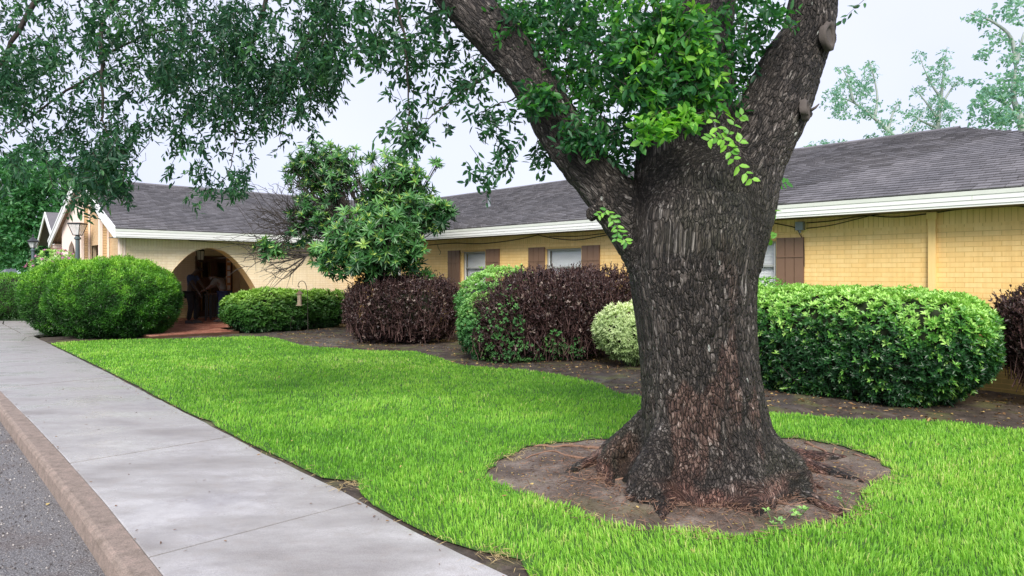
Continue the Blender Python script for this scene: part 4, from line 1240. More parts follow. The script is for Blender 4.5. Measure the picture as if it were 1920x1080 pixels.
# ------------------------------------------------------------------ the oak
def oak_point(u, v, Y): return P(u, v, Y)
def make_oak():
    root = empty("oak_tree", (OAK[0], OAK[1], 0))
    tag(root, "massive old oak with dark furrowed bark and three limbs in bare soil ring", "tree")
    px = lambda u, v, r, Y=4.92: (P(u, v, Y), r * Y / FPX)
    limbs = {
        'trunk': [px(1325, 960, 150), px(1325, 900, 142), px(1325, 850, 130), px(1319, 800, 119), px(1313, 740, 113), px(1302, 600, 110), px(1297, 500, 119), px(1301, 430, 121), px(1306, 370, 110)],
        'right': [px(1332, 480, 94), px(1366, 390, 86), px(1398, 300, 74), px(1447, 210, 64), px(1487, 120, 56), px(1515, 60, 47, 4.88), px(1525, 0, 43, 4.85), px(1545, -120, 38, 4.8), px(1590, -330, 32, 4.7)],
        'centre': [px(1292, 430, 104), px(1284, 330, 97, 4.95), px(1284, 250, 88, 5.0), px(1300, 150, 72, 5.05), px(1314, 60, 58, 5.1), px(1325, -40, 52, 5.15), px(1330, -240, 42, 5.2)],
        'left': [px(1270, 560, 76), px(1222, 465, 60), px(1146, 368, 49, 4.95), px(1080, 288, 45, 5.0), px(1045, 236, 44, 5.05), px(1012, 174, 41, 5.1), px(968, 112, 41, 5.15), px(908, 44, 42, 5.2), px(862, -5, 42, 5.25), px(760, -110, 38, 5.3), px(560, -260, 30, 5.4), px(250, -330, 20, 5.6)],
    }
    def gp(u, v, z): 
        q = G(u, v, 0.0); return np.array([q[0], q[1], z])
    C0 = OAK
    rt = [  # spreading surface roots: end pixel on the ground, radius at shoulder
        ((1150, 872), (1055, 892), 0.14), ((1258, 922), (1246, 975), 0.125), ((1190, 895), (1170, 925), 0.10),
        ((1440, 918), (1590, 968), 0.13), ((1500, 882), (1625, 905), 0.12),
        ((1500, 862), (1590, 856), 0.10), ((1380, 938), (1400, 975), 0.07), ((1455, 905), (1520, 925), 0.085)]
    for i, (m1, e1, r) in enumerate(rt):
        r *= 1.12; a = gp(*m1, 0.02); e = gp(*e1, -0.005)
        d = unit((a - C0) * np.array([1, 1, 0]))
        sdw = abs(d[0]) ** 1.5; st0 = C0 + d * (0.30 + 0.06 * sdw) + UP * (0.40 + 0.08 * sdw); st1 = C0 + d * (0.50 + 0.05 * sdw) + UP * (0.11 + 0.05 * sdw); 
        limbs['root%d' % i] = [(st0, r * 0.75), (st1, r * 0.95), (a * 0.55 + st1 * 0.45 - UP * 0.01, r * 0.9), (a, r * 0.75), ((a + e) / 2 + rng.normal(size=3) * [0.03, 0.03, 0] - UP * 0.002, r * 0.52), (e, r * 0.25)]
    mb = MB(); segs = []
    for nm, pts in limbs.items():
        pp = smooth_line([np.append(p, r) for p, r in pts], 5)
        wob = (fbm(pp[:, :3] * 1.7 + 3.3, 2, 21)[:, None] - 0.5) * 0.10
        pos, rad = pp[:, :3], pp[:, 3] * (1 + wob[:, 0])
        mb.tube(pos, rad, 20)
        segs.append((nm, pos, rad))
    # knots and pruned stubs
    knots = [(P(1556, 66, 4.83), 0.085), (P(1512, 205, 4.8), 0.075), (P(1125, 392, 4.80), 0.06), (P(1500, 200, 4.82), 0.11), (P(1538, 60, 4.85), 0.12)]
    for c, r in knots:
        mb.tube([c + np.array([-0.08, 0.05, -0.05]), c, c + np.array([0.02, -0.02, 0.01])], [r, r, r * 0.75], 14)
    tmp = mb.build("oak_rough", None)
    ORG.pop(tmp.name)
    rm_ = tmp.modifiers.new("r", 'REMESH'); rm_.mode = 'VOXEL'; rm_.voxel_size = 0.0105
    sm = tmp.modifiers.new("s", 'SMOOTH'); sm.iterations = 16; sm.factor = 0.6
    dg = bpy.context.evaluated_depsgraph_get(); ev = tmp.evaluated_get(dg); me = ev.to_mesh()
    nv = len(me.vertices); V = np.empty(nv * 3, np.float32); me.vertices.foreach_get("co", V); V = V.reshape(-1, 3).astype(float)
    Nn = np.empty(nv * 3, np.float32); me.vertices.foreach_get("normal", Nn); Nn = Nn.reshape(-1, 3).astype(float)
    F = [tuple(p.vertices) for p in me.polygons]
    F = np.array([f for f in F if len(f) == 4])
    ev.to_mesh_clear(); bpy.data.objects.remove(tmp)
    rel2 = V[:, :2] - OAK[:2]; rr_ = np.hypot(rel2[:, 0], rel2[:, 1]) + 1e-6; th_ = np.arctan2(rel2[:, 1], rel2[:, 0])
    lobe = np.zeros(nv)
    for m1, e1, r in rt:
        q = gp(*m1, 0) - C0; a0 = math.atan2(q[1], q[0]); dd = np.abs((th_ - a0 + math.pi) % (2 * math.pi) - math.pi); lobe += np.exp(-(dd / 0.20) ** 2) * r / 0.12
    wz = np.clip((0.50 - V[:, 2]) / 0.50, 0, 1); wr = np.clip((1.0 - rr_) / 0.35, 0, 1)
    push = wr * (0.085 * wz ** 2.6 + 0.085 * np.minimum(lobe, 1.2) * wz ** 1.7)
    V[:, :2] += rel2 / rr_[:, None] * push[:, None]
    # bark coordinates that follow the nearest limbs
    W = np.zeros(nv); acc = np.zeros((nv, 3))
    for nm, pos, rad in segs:
        tan = unit(np.gradient(pos, axis=0)); ln = np.concatenate([[0], np.cumsum(np.linalg.norm(np.diff(pos, axis=0), axis=1))])
        x = np.cross(tan[0], [0.3, -1, 0.1]); x /= np.linalg.norm(x); fr = []
        for i in range(len(pos)):
            x = x - tan[i] * x.dot(tan[i]); x /= np.linalg.norm(x); fr.append(x.copy())
        fr = np.array(fr)
        best = np.full(nv, 1e9); bi = np.zeros(nv, int)
        for i in range(len(pos)):
            d = np.linalg.norm(V - pos[i], axis=1) - rad[i]; mm = d < best; best[mm] = d[mm]; bi[mm] = i
        rel = V - pos[bi]; al = (rel * tan[bi]).sum(1); xx = (rel * fr[bi]).sum(1); yy = (rel * np.cross(tan[bi], fr[bi])).sum(1)
        w = np.exp(-np.clip(best, -0.2, 1) / 0.022)
        if nm.startswith('root'): w = w * np.clip((0.17 - V[:, 2]) / 0.12, 0, 1) + 1e-12
        off = 3.1 * (hash(nm) % 7 if False else len(nm) + sum(map(ord, nm)) % 13)
        acc += w[:, None] * np.stack([xx, yy, (ln[bi] + al) * 0.29 + off * 0], 1); W += w
    bc = acc / W[:, None]
    warp = np.stack([fbm(V * 5, 2, 40), fbm(V * 5, 2, 43), fbm(V * 5, 2, 46)], 1) - 0.5
    bw = bc + warp * 0.035
    d1, d2 = voro(bw * 22.0, 3)
    crack = np.clip((d2 - d1) / 0.45, 0, 1)
    e1, e2 = voro(bw * 60.0, 9)
    fine = np.clip((e2 - e1) / 0.5, 0, 1)
    groove = fbm(np.stack([bc[:, 0] * 5, bc[:, 1] * 5, bc[:, 2] * 1.2], 1), 3, 60) - 0.5
    disp = -0.009 + 0.011 * crack ** 0.7 + 0.003 * fine + 0.055 * groove * np.clip(1 - np.abs(V[:, 2] - 0.6) / 3, 0.2, 1) + 0.022 * (fbm(V * 3.5, 3, 70) - 0.5)
    V2 = V + Nn * disp[:, None]
    zz = V[:, 2]
    rn = fbm(V * 4.5, 3, 80); rn2 = fbm(V * np.array([6, 6, 1.6]), 3, 84)
    red = np.clip((0.20 - zz) / 0.10, 0, 1) * np.clip((rn - 0.40) * 6, 0, 0.85)
    red = np.maximum(red, np.clip((rn2 - 0.62) * 5, 0, 0.35) * np.clip(1.9 - zz, 0, 1))
    keep = V2[:, 2] > -0.10
    fk = keep[F].all(1); F = F[fk]; used = np.unique(F); rmp = np.full(nv, -1); rmp[used] = np.arange(len(used))
    o = add("trunk", V2[used], rmp[F], M['bark'], root, True, {'bark': bw[used], 'red': red[used], 'crack': crack[used]})
    return root, segs
oak, oak_segs = make_oak()

def knot_ring(c, n, r, parent, name="pruned_knot"):
    n = unit(np.array(n, float)); x = unit(np.cross(n, [0.1, 0.2, 1])); y = np.cross(n, x); m = MB(); k = 18; V = []; F = []
    prof = [(1.0, -0.02), (1.05, 0.015), (0.85, 0.03), (0.62, 0.018), (0.60, 0.012), (0.30, 0.016), (0.06, 0.010)]
    for rr, h in prof:
        for i in range(k):
            a = 2 * math.pi * i / k; w = 1 + 0.12 * math.sin(3 * a + 1) + 0.06 * rng.normal()
            V.append(c + (x * math.cos(a) + y * math.sin(a) * 1.35) * r * rr * w + n * h)
    for j in range(len(prof) - 1):
        for i in range(k):
            a = j * k + i; b2 = j * k + (i + 1) % k; F.append((a, b2, b2 + k, a + k))
    F.append(tuple(range((len(prof) - 1) * k, len(prof) * k)))
    m.put(V, F); return m.build(name, M['root_grey'], parent, True)
M['root_grey'] = simple("weathered_wood", (0.075, 0.063, 0.057), 0.85, 0.35, 18, 0.5)
knot_ring(P(1551, 68, 4.715), (0.62, -0.75, 0.05), 0.078, oak)
knot_ring(P(1508, 206, 4.68), (0.8, -0.55, 0.1), 0.055, oak)
mb = MB(); c = P(1519, 208, 4.72); mb.tube([c, c + np.array([0.03, -0.02, 0.02]), c + np.array([0.055, -0.02, 0.045])], [0.012, 0.009, 0.004], 6); mb.build("stub", M['root_grey'], oak, True)

# hanging foliage of the oak
oak_twigs = MB()
def sprigs(lv, blobs, L, W, n_leaf, slen, droop, tw_r=0.0022, twig_frac=0.35, tone=(0.2, 0.5), pairs=False, side_spread=1.0, clump=0.0):
    for (u, v, ru, rv, Y, dY, n) in blobs:
        if clump: n = int(n * 1.75)
        r = np.sqrt(rng.random(n)); a = rng.random(n) * 2 * math.pi
        uu = u + ru * r * np.cos(a); vv = v + rv * r * np.sin(a); YY = Y + dY * (rng.random(n) - 0.5) * 2
        C = np.stack([(uu - 960) / FPX * YY, YY, EYE + (510 - vv) / FPX * YY], 1)
        if clump:
            kk = fbm(C * 3.0 + 40, 2, 95) > clump; C = C[kk]; n = len(C)
            if n == 0: continue
        A = unit(rng.normal(size=(n, 3)) * np.array([0.8, 0.8, 0.35]) * side_spread + np.array([0, 0, -droop]))
        sl = slen * (0.6 + 0.7 * rng.random(n))
        C = C - A * sl[:, None] * 0.5
        X = unit(np.cross(A, rvec(n))); Z = np.cross(A, X)
        tb = tone[0] + (tone[1] - tone[0]) * rng.random(n) + 0.5 * (fbm(C * 2.2, 2, 91) - 0.5)
        for i in range(n_leaf):
            f = (i + 0.3 + 0.5 * rng.random(n)) / n_leaf
            base = C + A * (sl * f)[:, None] + UP * (-0.35 * sl * f * f * (1 - np.abs(A[:, 2])))[:, None]
            ph = (i % 2) * math.pi + (i // 2) * (0.5 if pairs else 2.4) + rng.normal(size=n) * 0.4
            rad = X * np.cos(ph)[:, None] + Z * np.sin(ph)[:, None]
            D = A * (0.55 + 0.3 * rng.random(n))[:, None] + rad * 0.8 + np.array([0, 0, -0.30 * droop]) + rng.normal(size=(n, 3)) * 0.22
            N = np.cross(D, rvec(n)) + UP * 0.9
            lv.add(base, D, N, L * (0.65 + 0.6 * rng.random(n)), W * (0.75 + 0.5 * rng.random(n)), np.clip(tb + rng.normal(size=n) * 0.09, 0, 1))
        for j in range(n):
            if rng.random() < twig_frac:
                e = C[j] + A[j] * sl[j] - UP * 0.3 * sl[j] * (1 - abs(A[j][2])); mdl = C[j] + A[j] * sl[j] * .5
                oak_twigs.tube([C[j] - A[j] * 0.05 + UP * 0.04, mdl, e], [tw_r, tw_r * 0.8, tw_r * 0.4], 4, False)
lvA = Leaves()      # fine foliage of the outer canopy
dense = [  # u, v, ru, rv, Y, dY, sprigs
    (90, 50, 150, 85, 6.2, 0.9, 170), (310, 60, 170, 85, 6.2, 0.9, 210), (520, 70, 130, 90, 6.1, 0.8, 170), (430, 165, 120, 60, 6.0, 0.7, 110),
    (70, 150, 110, 60, 6.1, 0.8, 75), (250, 150, 90, 55, 6.0, 0.7, 60), (190, 240, 80, 55, 5.9, 0.6, 60), (560, 165, 80, 60, 5.8, 0.5, 75), (480, 215, 90, 45, 5.9, 0.6, 55),
    (330, 175, 60, 60, 5.9, 0.5, 36), (120, 295, 100, 42, 5.8, 0.5, 54), (195, 325, 55, 42, 5.6, 0.4, 60), (50, 250, 60, 50, 5.9, 0.6, 22), (25, 160, 45, 60, 6.0, 0.5, 26),
    (300, 230, 50, 25, 5.8, 0.4, 10), (350, 262, 40, 22, 5.8, 0.3, 12), (440, 285, 38, 45, 5.8, 0.3, 20), (500, 250, 45, 35, 5.8, 0.3, 16), (425, 345, 45, 22, 5.7, 0.3, 13), (370, 366, 30, 15, 5.7, 0.3, 5),
    (325, 318, 14, 12, 5.7, 0.1, 3), (375, 315, 30, 12, 5.7, 0.1, 5), (580, 252, 16, 12, 5.7, 0.1, 3), (525, 288, 12, 12, 5.7, 0.1, 2), (455, 340, 14, 20, 5.7, 0.1, 3),
    (600, 60, 45, 90, 5.7, 0.5, 60), (620, 135, 34, 45, 5.6, 0.3, 24), (600, 190, 24, 24, 5.6, 0.3, 7), (160, 378, 50, 16, 5.6, 0.3, 14), (230, 362, 25, 12, 5.6, 0.2, 5),
    (0, 100, 60, 110, 6.2, 0.8, 50), (-60, 60, 80, 120, 6.4, 0.8, 40), (300, -80, 420, 60, 6.4, 0.9, 170), (20, 330, 40, 25, 6.0, 0.4, 5)]
dense = [d[:6] + (int(d[6] * (1.12 if d[6] > 24 else 0.95)),) for d in dense]
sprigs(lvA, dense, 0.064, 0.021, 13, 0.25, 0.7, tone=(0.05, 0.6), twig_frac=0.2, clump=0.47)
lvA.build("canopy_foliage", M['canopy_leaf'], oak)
lvB = Leaves()      # foliage near the left limb, thinner
mid_ = [(710, 40, 50, 60, 5.5, 0.5, 34), (690, 105, 35, 35, 5.4, 0.3, 14), (780, 70, 60, 60, 5.5, 0.5, 40), (850, 60, 50, 60, 5.6, 0.5, 40), (745, 150, 30, 35, 5.4, 0.3, 14), (765, 110, 30, 50, 5.4, 0.3, 16),
        (765, 200, 18, 40, 5.4, 0.1, 9), (770, 250, 30, 26, 5.4, 0.2, 11), (735, 240, 20, 10, 5.4, 0.1, 3), (772, 280, 22, 14, 5.4, 0.1, 5), (870, 130, 40, 40, 5.5, 0.4, 18), (830, 175, 45, 35, 5.5, 0.3, 12),
        (900, 190, 45, 40, 5.5, 0.3, 18), (930, 160, 40, 40, 5.6, 0.3, 12), (860, 232, 35, 22, 5.4, 0.2, 8), (905, 235, 30, 18, 5.4, 0.2, 8), (960, 205, 30, 20, 5.5, 0.3, 8),
        (950, 265, 14, 40, 5.3, 0.1, 4), (940, 300, 22, 26, 5.3, 0.1, 5), (895, 318, 28, 16, 5.3, 0.1, 5), (912, 340, 16, 18, 5.3, 0.1, 3), (1010, 295, 18, 26, 5.3, 0.2, 6), (1040, 320, 30, 20, 5.5, 0.2, 7),
        (660, 20, 24, 24, 5.5, 0.3, 5), (1590, 22, 14, 10, 5.0, 0.1, 2), (720, -60, 200, 50, 5.6, 0.6, 60)]
mid_ = [d[:6] + (int(d[6] * 0.98),) for d in mid_]
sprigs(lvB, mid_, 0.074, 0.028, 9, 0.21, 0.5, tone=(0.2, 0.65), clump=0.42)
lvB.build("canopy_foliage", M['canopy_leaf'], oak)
lvC = Leaves()      # broad leaves between the limbs and in front of the centre limb
inner = [(960, 40, 50, 50, 5.3, 0.4, 42), (1040, 50, 80, 60, 5.5, 0.5, 85), (1130, 60, 80, 70, 5.3, 0.6, 90), (1020, 120, 55, 45, 5.3, 0.4, 34), (1075, 165, 60, 50, 5.3, 0.4, 40), (1140, 180, 60, 60, 5.2, 0.4, 48),
         (1010, 185, 40, 28, 4.75, 0.1, 24), (1100, 245, 55, 32, 4.8, 0.2, 26), (1165, 270, 40, 50, 5.0, 0.3, 20), (1165, 310, 16, 20, 5.0, 0.1, 5), (1085, 262, 30, 18, 4.65, 0.06, 12),
         (1400, 40, 42, 60, 5.1, 0.4, 30), (1395, 120, 38, 50, 5.1, 0.3, 20), (1370, 190, 24, 30, 4.9, 0.2, 10), (1450, 25, 30, 28, 4.7, 0.2, 12), (1345, 60, 40, 50, 4.75, 0.15, 12), (1200, -60, 260, 50, 5.0, 0.5, 60)]
inner = [d[:6] + (int(d[6] * 1.6),) for d in inner]
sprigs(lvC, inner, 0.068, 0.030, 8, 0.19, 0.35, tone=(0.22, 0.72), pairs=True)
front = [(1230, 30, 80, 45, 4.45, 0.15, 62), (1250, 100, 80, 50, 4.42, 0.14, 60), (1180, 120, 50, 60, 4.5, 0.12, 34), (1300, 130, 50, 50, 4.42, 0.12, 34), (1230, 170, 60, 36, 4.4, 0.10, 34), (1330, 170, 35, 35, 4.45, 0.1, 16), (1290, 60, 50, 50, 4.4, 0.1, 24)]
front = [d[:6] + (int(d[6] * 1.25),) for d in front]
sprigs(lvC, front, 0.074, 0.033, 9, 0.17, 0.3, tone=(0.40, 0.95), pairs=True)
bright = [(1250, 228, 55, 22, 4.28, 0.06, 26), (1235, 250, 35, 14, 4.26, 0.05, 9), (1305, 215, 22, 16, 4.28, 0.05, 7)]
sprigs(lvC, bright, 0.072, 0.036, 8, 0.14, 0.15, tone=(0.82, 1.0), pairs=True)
def shoot(pts, n, L, W, tone):
    pl = smooth_line([P(*p) for p in pts], 6); ln = len(pl); oak_twigs.tube(pl, [0.003 - 0.002 * i / ln for i in range(ln)], 4, False)
    f = (np.arange(n) + 0.7) / n * (ln - 1); i = np.minimum(f.astype(int), ln - 2); w = (f - i)[:, None]
    base = pl[i] * (1 - w) + pl[i + 1] * w; A = unit(pl[i + 1] - pl[i])
    for sgn in (-1, 1):
        side = unit(np.cross(A, np.array([0, -1.0, 0.15]))) * sgn
        D = side + A * 0.55 + rng.normal(size=(n, 3)) * 0.22
        lvC.add(base, D, np.tile([0, -0.85, 0.5], (n, 1)) + rng.normal(size=(n, 3)) * 0.3, L * (0.8 + 0.4 * rng.random(n)), W * (0.9 + 0.3 * rng.random(n)), np.clip(tone + rng.normal(size=n) * 0.05, 0, 1))
shoot([(1322, 205, 4.5), (1345, 240, 4.32), (1362, 270, 4.28), (1380, 305, 4.27), (1412, 338, 4.26)], 11, 0.062, 0.034, 0.95)
shoot([(1360, 262, 4.3), (1372, 240, 4.28), (1385, 222, 4.27), (1392, 215, 4.27)], 4, 0.055, 0.03, 0.92)
shoot([(1358, 262, 4.3), (1340, 258, 4.28), (1330, 262, 4.27)], 4, 0.055, 0.03, 0.95)
shoot([(1366, 285, 4.3), (1385, 268, 4.27), (1390, 262, 4.27)], 3, 0.06, 0.034, 0.97)
shoot([(1135, 395, 4.66), (1150, 415, 4.58), (1165, 440, 4.55), (1175, 455, 4.54)], 8, 0.050, 0.026, 0.9)
shoot([(1142, 390, 4.66), (1130, 398, 4.60), (1122, 404, 4.58)], 3, 0.045, 0.024, 0.92)
shoot([(1150, 400, 4.66), (1158, 425, 4.56), (1156, 450, 4.54)], 6, 0.045, 0.024, 0.86)
shoot([(1432, 380, 4.9), (1448, 395, 4.8), (1452, 400, 4.8)], 3, 0.06, 0.034, 0.9)
shoot([(1430, 430, 4.9), (1440, 442, 4.8), (1446, 448, 4.8)], 2, 0.06, 0.032, 0.88)
shoot([(1440, 350, 4.9), (1462, 345, 4.85), (1475, 342, 4.85)], 4, 0.055, 0.028, 0.7)
for k in range(14):      # long bare-stemmed shoots trailing below the left limb
    pass
shoot([(985, 250, 5.2), (965, 280, 5.25), (930, 320, 5.3), (905, 352, 5.3)], 12, 0.060, 0.026, 0.35)
shoot([(1080, 262, 4.75), (1095, 275, 4.65), (1110, 300, 4.6)], 6, 0.05, 0.028, 0.6)
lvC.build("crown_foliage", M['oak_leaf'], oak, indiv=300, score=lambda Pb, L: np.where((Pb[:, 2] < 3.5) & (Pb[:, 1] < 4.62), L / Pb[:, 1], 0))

# branches that carry the hanging foliage, all rooted on the left limb above the picture
def br(pts, r0, r1, k=7):
    pl = smooth_line([P(*p) for p in pts], 6); n = len(pl)
    pl = pl + (rng.normal(size=pl.shape) * 0.012) * np.linspace(0, 1, n)[:, None]
    m = MB(); m.tube(pl, np.linspace(r0, r1, n), k); return m.build("branch", M['twig'], oak, True)
br([(560, -260, 5.4), (450, -150, 5.7), (300, -60, 6.0), (200, 20, 6.1), (192, 120, 6.0), (190, 230, 5.9)], 0.05, 0.008)
br([(560, -260, 5.4), (330, -200, 6.0), (120, -60, 6.3), (20, 80, 6.3), (-40, 200, 6.2)], 0.05, 0.01)
br([(250, -330, 5.6), (60, -240, 6.2), (-80, -60, 6.6)], 0.035, 0.01)
br([(560, -260, 5.4), (520, -120, 5.8), (500, 0, 6.0), (460, 110, 6.0), (430, 200, 5.9)], 0.035, 0.006)
br([(760, -110, 5.3), (690, -60, 5.5), (610, 10, 5.8), (560, 100, 5.8), (530, 180, 5.7)], 0.035, 0.006)
br([(760, -110, 5.3), (740, -20, 5.5), (760, 80, 5.45), (765, 180, 5.4), (768, 270, 5.4)], 0.016, 0.004)
br([(200, 100, 6.0), (300, 60, 6.1), (400, 60, 6.1)], 0.012, 0.004); br([(195, 130, 6.0), (110, 180, 6.0), (30, 240, 5.9), (-20, 262, 5.9)], 0.014, 0.004)
br([(190, 220, 5.9), (215, 290, 5.8), (228, 320, 5.7)], 0.008, 0.003); br([(430, 200, 5.9), (440, 260, 5.8), (425, 330, 5.7), (385, 360, 5.7)], 0.006, 0.0025)
br([(228, 320, 5.7), (260, 290, 5.7), (285, 250, 5.7)], 0.004, 0.002); br([(215, 330, 5.7), (245, 350, 5.7), (275, 290, 5.7)], 0.003, 0.0015)
br([(530, 180, 5.7), (530, 230, 5.7), (522, 285, 5.7)], 0.004, 0.002); br([(465, 150, 5.9), (520, 200, 5.8), (580, 250, 5.7)], 0.005, 0.002)
br([(968, 112, 5.15), (900, 150, 5.4), (840, 190, 5.5), (790, 230, 5.4)], 0.014, 0.003); br([(1012, 174, 5.1), (960, 185, 5.4), (900, 215, 5.5)], 0.010, 0.003)
br([(1314, 60, 5.1), (1220, 40, 5.3), (1120, 90, 5.4), (1060, 160, 5.4), (1100, 240, 5.2)], 0.022, 0.004); br([(1284, 250, 4.9), (1250, 170, 4.5), (1230, 90, 4.45), (1240, 20, 4.45)], 0.014, 0.005)
br([(1240, 190, 4.5), (1240, 215, 4.35), (1245, 240, 4.28)], 0.008, 0.003); br([(1120, 90, 5.4), (1040, 50, 5.5), (970, 20, 5.5)], 0.012, 0.004); br([(1487, 120, 4.95), (1430, 90, 5.05), (1395, 40, 5.1)], 0.012, 0.004)
tw = oak_twigs.build("fine_twigs", M['twig'], oak); tw['kind'] = 'stuff'

# ------------------------------------------------------------------ shrubs
def stems(parent, c, r, h, n, mat=None, rad=0.012, spread=1.0):
    m = MB(); c = np.array(c, float)
    for i in range(n):
        a = rng.random() * 6.283; rr = r * math.sqrt(rng.random())
        b0 = c + np.array([math.cos(a), math.sin(a), 0]) * rr * 0.5
        tp = c + np.array([math.cos(a) * rr * spread, math.sin(a) * rr * spread, h * (0.7 + 0.3 * rng.random())])
        md = (b0 + tp) / 2 + rng.normal(size=3) * 0.04
        b0[2] = -0.02
        m.tube(smooth_line([b0, md, tp], 3), np.linspace(rad, rad * 0.4, 7), 5)
    return m.build("stems", mat or M['twig'], parent)

ANG1 = math.atan2(D1[1], D1[0]); ANG2 = math.atan2(D2[1], D2[0])
def shrub(name, label, group=None, loc=(0, 0)):
    return tag(empty(name, (loc[0], loc[1], 0)), label, "shrub", group)

# clipped yew mound by the walk: fine dense needles
y = shrub("yew_shrub", "big rounded bright green clipped yew mound beside the sidewalk", None, (-10.2, 16.2))
lv = Leaves()
for c, h, n, sd_, p_ in (((-11.05, 16.75, 0.88), (1.10, 1.0, 0.94), 13000, 1, 2.2), ((-9.50, 16.0, 0.86), (1.44, 1.2, 0.98), 21000, 2, 2.15)):
    b_ = Bush(c, h, 0, p_, 0.085, 1.7, sd_, 0.20); b_.core(y, 0.86)
    Pp, Nn = b_.sample(n, 0.05, rag=0.11, fr=4.5)
    cl = fbm(Pp * 4.5, 3, sd_ + 3)
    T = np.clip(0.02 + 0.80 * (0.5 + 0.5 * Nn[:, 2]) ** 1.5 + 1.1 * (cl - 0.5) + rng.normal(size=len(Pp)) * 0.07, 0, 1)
    A = Nn * 0.8 + UP * 0.6 + rng.normal(size=Pp.shape) * 0.45
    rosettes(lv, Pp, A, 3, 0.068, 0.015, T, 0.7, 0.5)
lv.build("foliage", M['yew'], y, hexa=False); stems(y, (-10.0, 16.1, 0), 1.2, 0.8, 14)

y = shrub("yew_shrub", "dark green clipped hedge bush at the far left edge beyond the walk", None, (-17.3, 22.3))
lv = Leaves(); b_ = Bush((-17.4, 22.4, 0.70), (2.3, 0.9, 0.76), 0, 3.0, 0.08, 1.4, 5, 0.1); b_.core(y, 0.9)
Pp, Nn = b_.sample(8000, 0.06); rosettes(lv, Pp, Nn * 0.8 + UP * 0.5, 3, 0.085, 0.022, tone_by_height(Pp, Nn, 0, 0.05, 0.7, 4), 0.8, 0.5)
lv.build("foliage", M['yew'], y, hexa=False); stems(y, (-17.3, 22.3, 0), 1.5, 0.6, 10)

# low privet right of the arch
y = shrub("privet_shrub", "low wide green shrub with pale leaf tips right of the arched porch", None, tuple(B(17.2, 7.7)[:2]))
lv = Leaves()
for s_, t_, h, n in ((17.2, 7.35, (1.25, 0.62, 0.53), 3600), (17.3, 8.6, (1.05, 0.55, 0.49), 2400)):
    c = B(s_, t_, 0.52); b_ = Bush(c, h, ANG2, 3.0, 0.09, 2.0, 7, 0.15); b_.core(y, 0.82)
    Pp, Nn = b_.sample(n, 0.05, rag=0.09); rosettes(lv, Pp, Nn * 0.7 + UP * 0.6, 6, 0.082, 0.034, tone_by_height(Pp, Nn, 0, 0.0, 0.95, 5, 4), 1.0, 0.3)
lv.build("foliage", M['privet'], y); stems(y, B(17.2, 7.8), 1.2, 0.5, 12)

def purple_bush(label, lobes, loc, twigs=700, green=0):
    y = shrub("barberry_shrub", label, "dark purple shrubs along the building", loc)
    lv = Leaves(); tw_ = MB(); gl_ = Leaves()
    for c, h, n in lobes:
        b_ = Bush(c, h, 0, 2.6, 0.12, 1.9, 11 + int(c[0] * 3), 0.12)
        b_.core(y, 0.66)
        Pp, Nn = b_.sample(n, 0.12, rag=0.12)
        A = Nn * 0.5 + UP * 0.9 + rng.normal(size=Pp.shape) * 0.45
        sp_ = rng.random(len(Pp)) ** 8
        rosettes(lv, Pp, A, 5, 0.058, 0.027, np.clip(0.15 + 0.60 * fbm(Pp * 4, 3, 6) + 0.9 * sp_, 0, 1), 0.9, 0.6)
        Pt, Nt = b_.sample(int(twigs * n / 3000), 0.03, rag=0.10)
        for p, nn in zip(Pt, Nt):
            if p[2] < 0.25: continue
            d = unit(nn * 0.5 + UP * 1.0 + rng.normal(size=3) * 0.35); L = (0.06 + 0.16 * rng.random()) * (1.0 if nn[2] > 0.3 else 0.6)
            tw_.tube([p - d * 0.25, p + rng.normal(size=3) * 0.008, p + d * L], [0.0045, 0.0035, 0.0015], 3, False)
            k = rng.integers(5, 10); f = rng.random(k)[:, None]
            lv.add(p + d * L * f, rng.normal(size=(k, 3)) * 0.6 + d, rvec(k), 0.044, 0.020, 0.15 + 0.7 * rng.random(k))
        if green:
            Pg, Ng = b_.sample(int(n * 0.5), 0.04, rag=0.12); w = fbm(Pg * 2.2, 3, 77) + 0.55 * (0.45 - Pg[:, 2]) - 0.30 * (Pg[:, 0] - green)
            kk = w > 0.57; Pg, Ng = Pg[kk] + Ng[kk] * 0.03, Ng[kk]
            rosettes(gl_, Pg, Ng * 0.8 + UP * 0.4, 5, 0.036, 0.017, np.clip(0.05 + 0.7 * fbm(Pg * 5, 2, 78), 0, 0.8), 0.95, 0.4)
    lv.build("foliage", M['purple'], y)
    if gl_.a: gl_.build("green_foliage", M['euonymus'], y)
    o = tw_.build("twigs", M['twig_purple'], y); o['kind'] = 'stuff'
    stems(y, (loc[0], loc[1], 0), lobes[0][1][0] * 0.75, 0.75, 26)
M['twig_purple'] = simple("purple_twig", (0.11, 0.06, 0.055), 0.8, 0.4, 20)
purple_bush("dark purple shrub below the loquat tree in front of the first shuttered window", [((-2.43, 14.9, 0.68), (1.27, 0.95, 0.71), 5200)], (-2.43, 14.9), 900)
purple_bush("largest dark purple shrub, bushy and twiggy, under the middle window", [((0.74, 12.15, 0.72), (1.16, 0.9, 0.74), 6200), ((1.65, 12.55, 0.80), (0.85, 0.55, 0.74), 2400), ((-0.02, 11.7, 0.55), (0.62, 0.55, 0.58), 2000)], (0.9, 12.1), 1100, green=1.0)
purple_bush("dark purple shrub cut off by the right edge beyond the hedge", [((6.12, 7.55, 0.82), (0.47, 0.42, 0.42), 2400)], (6.12, 7.55), 1600)

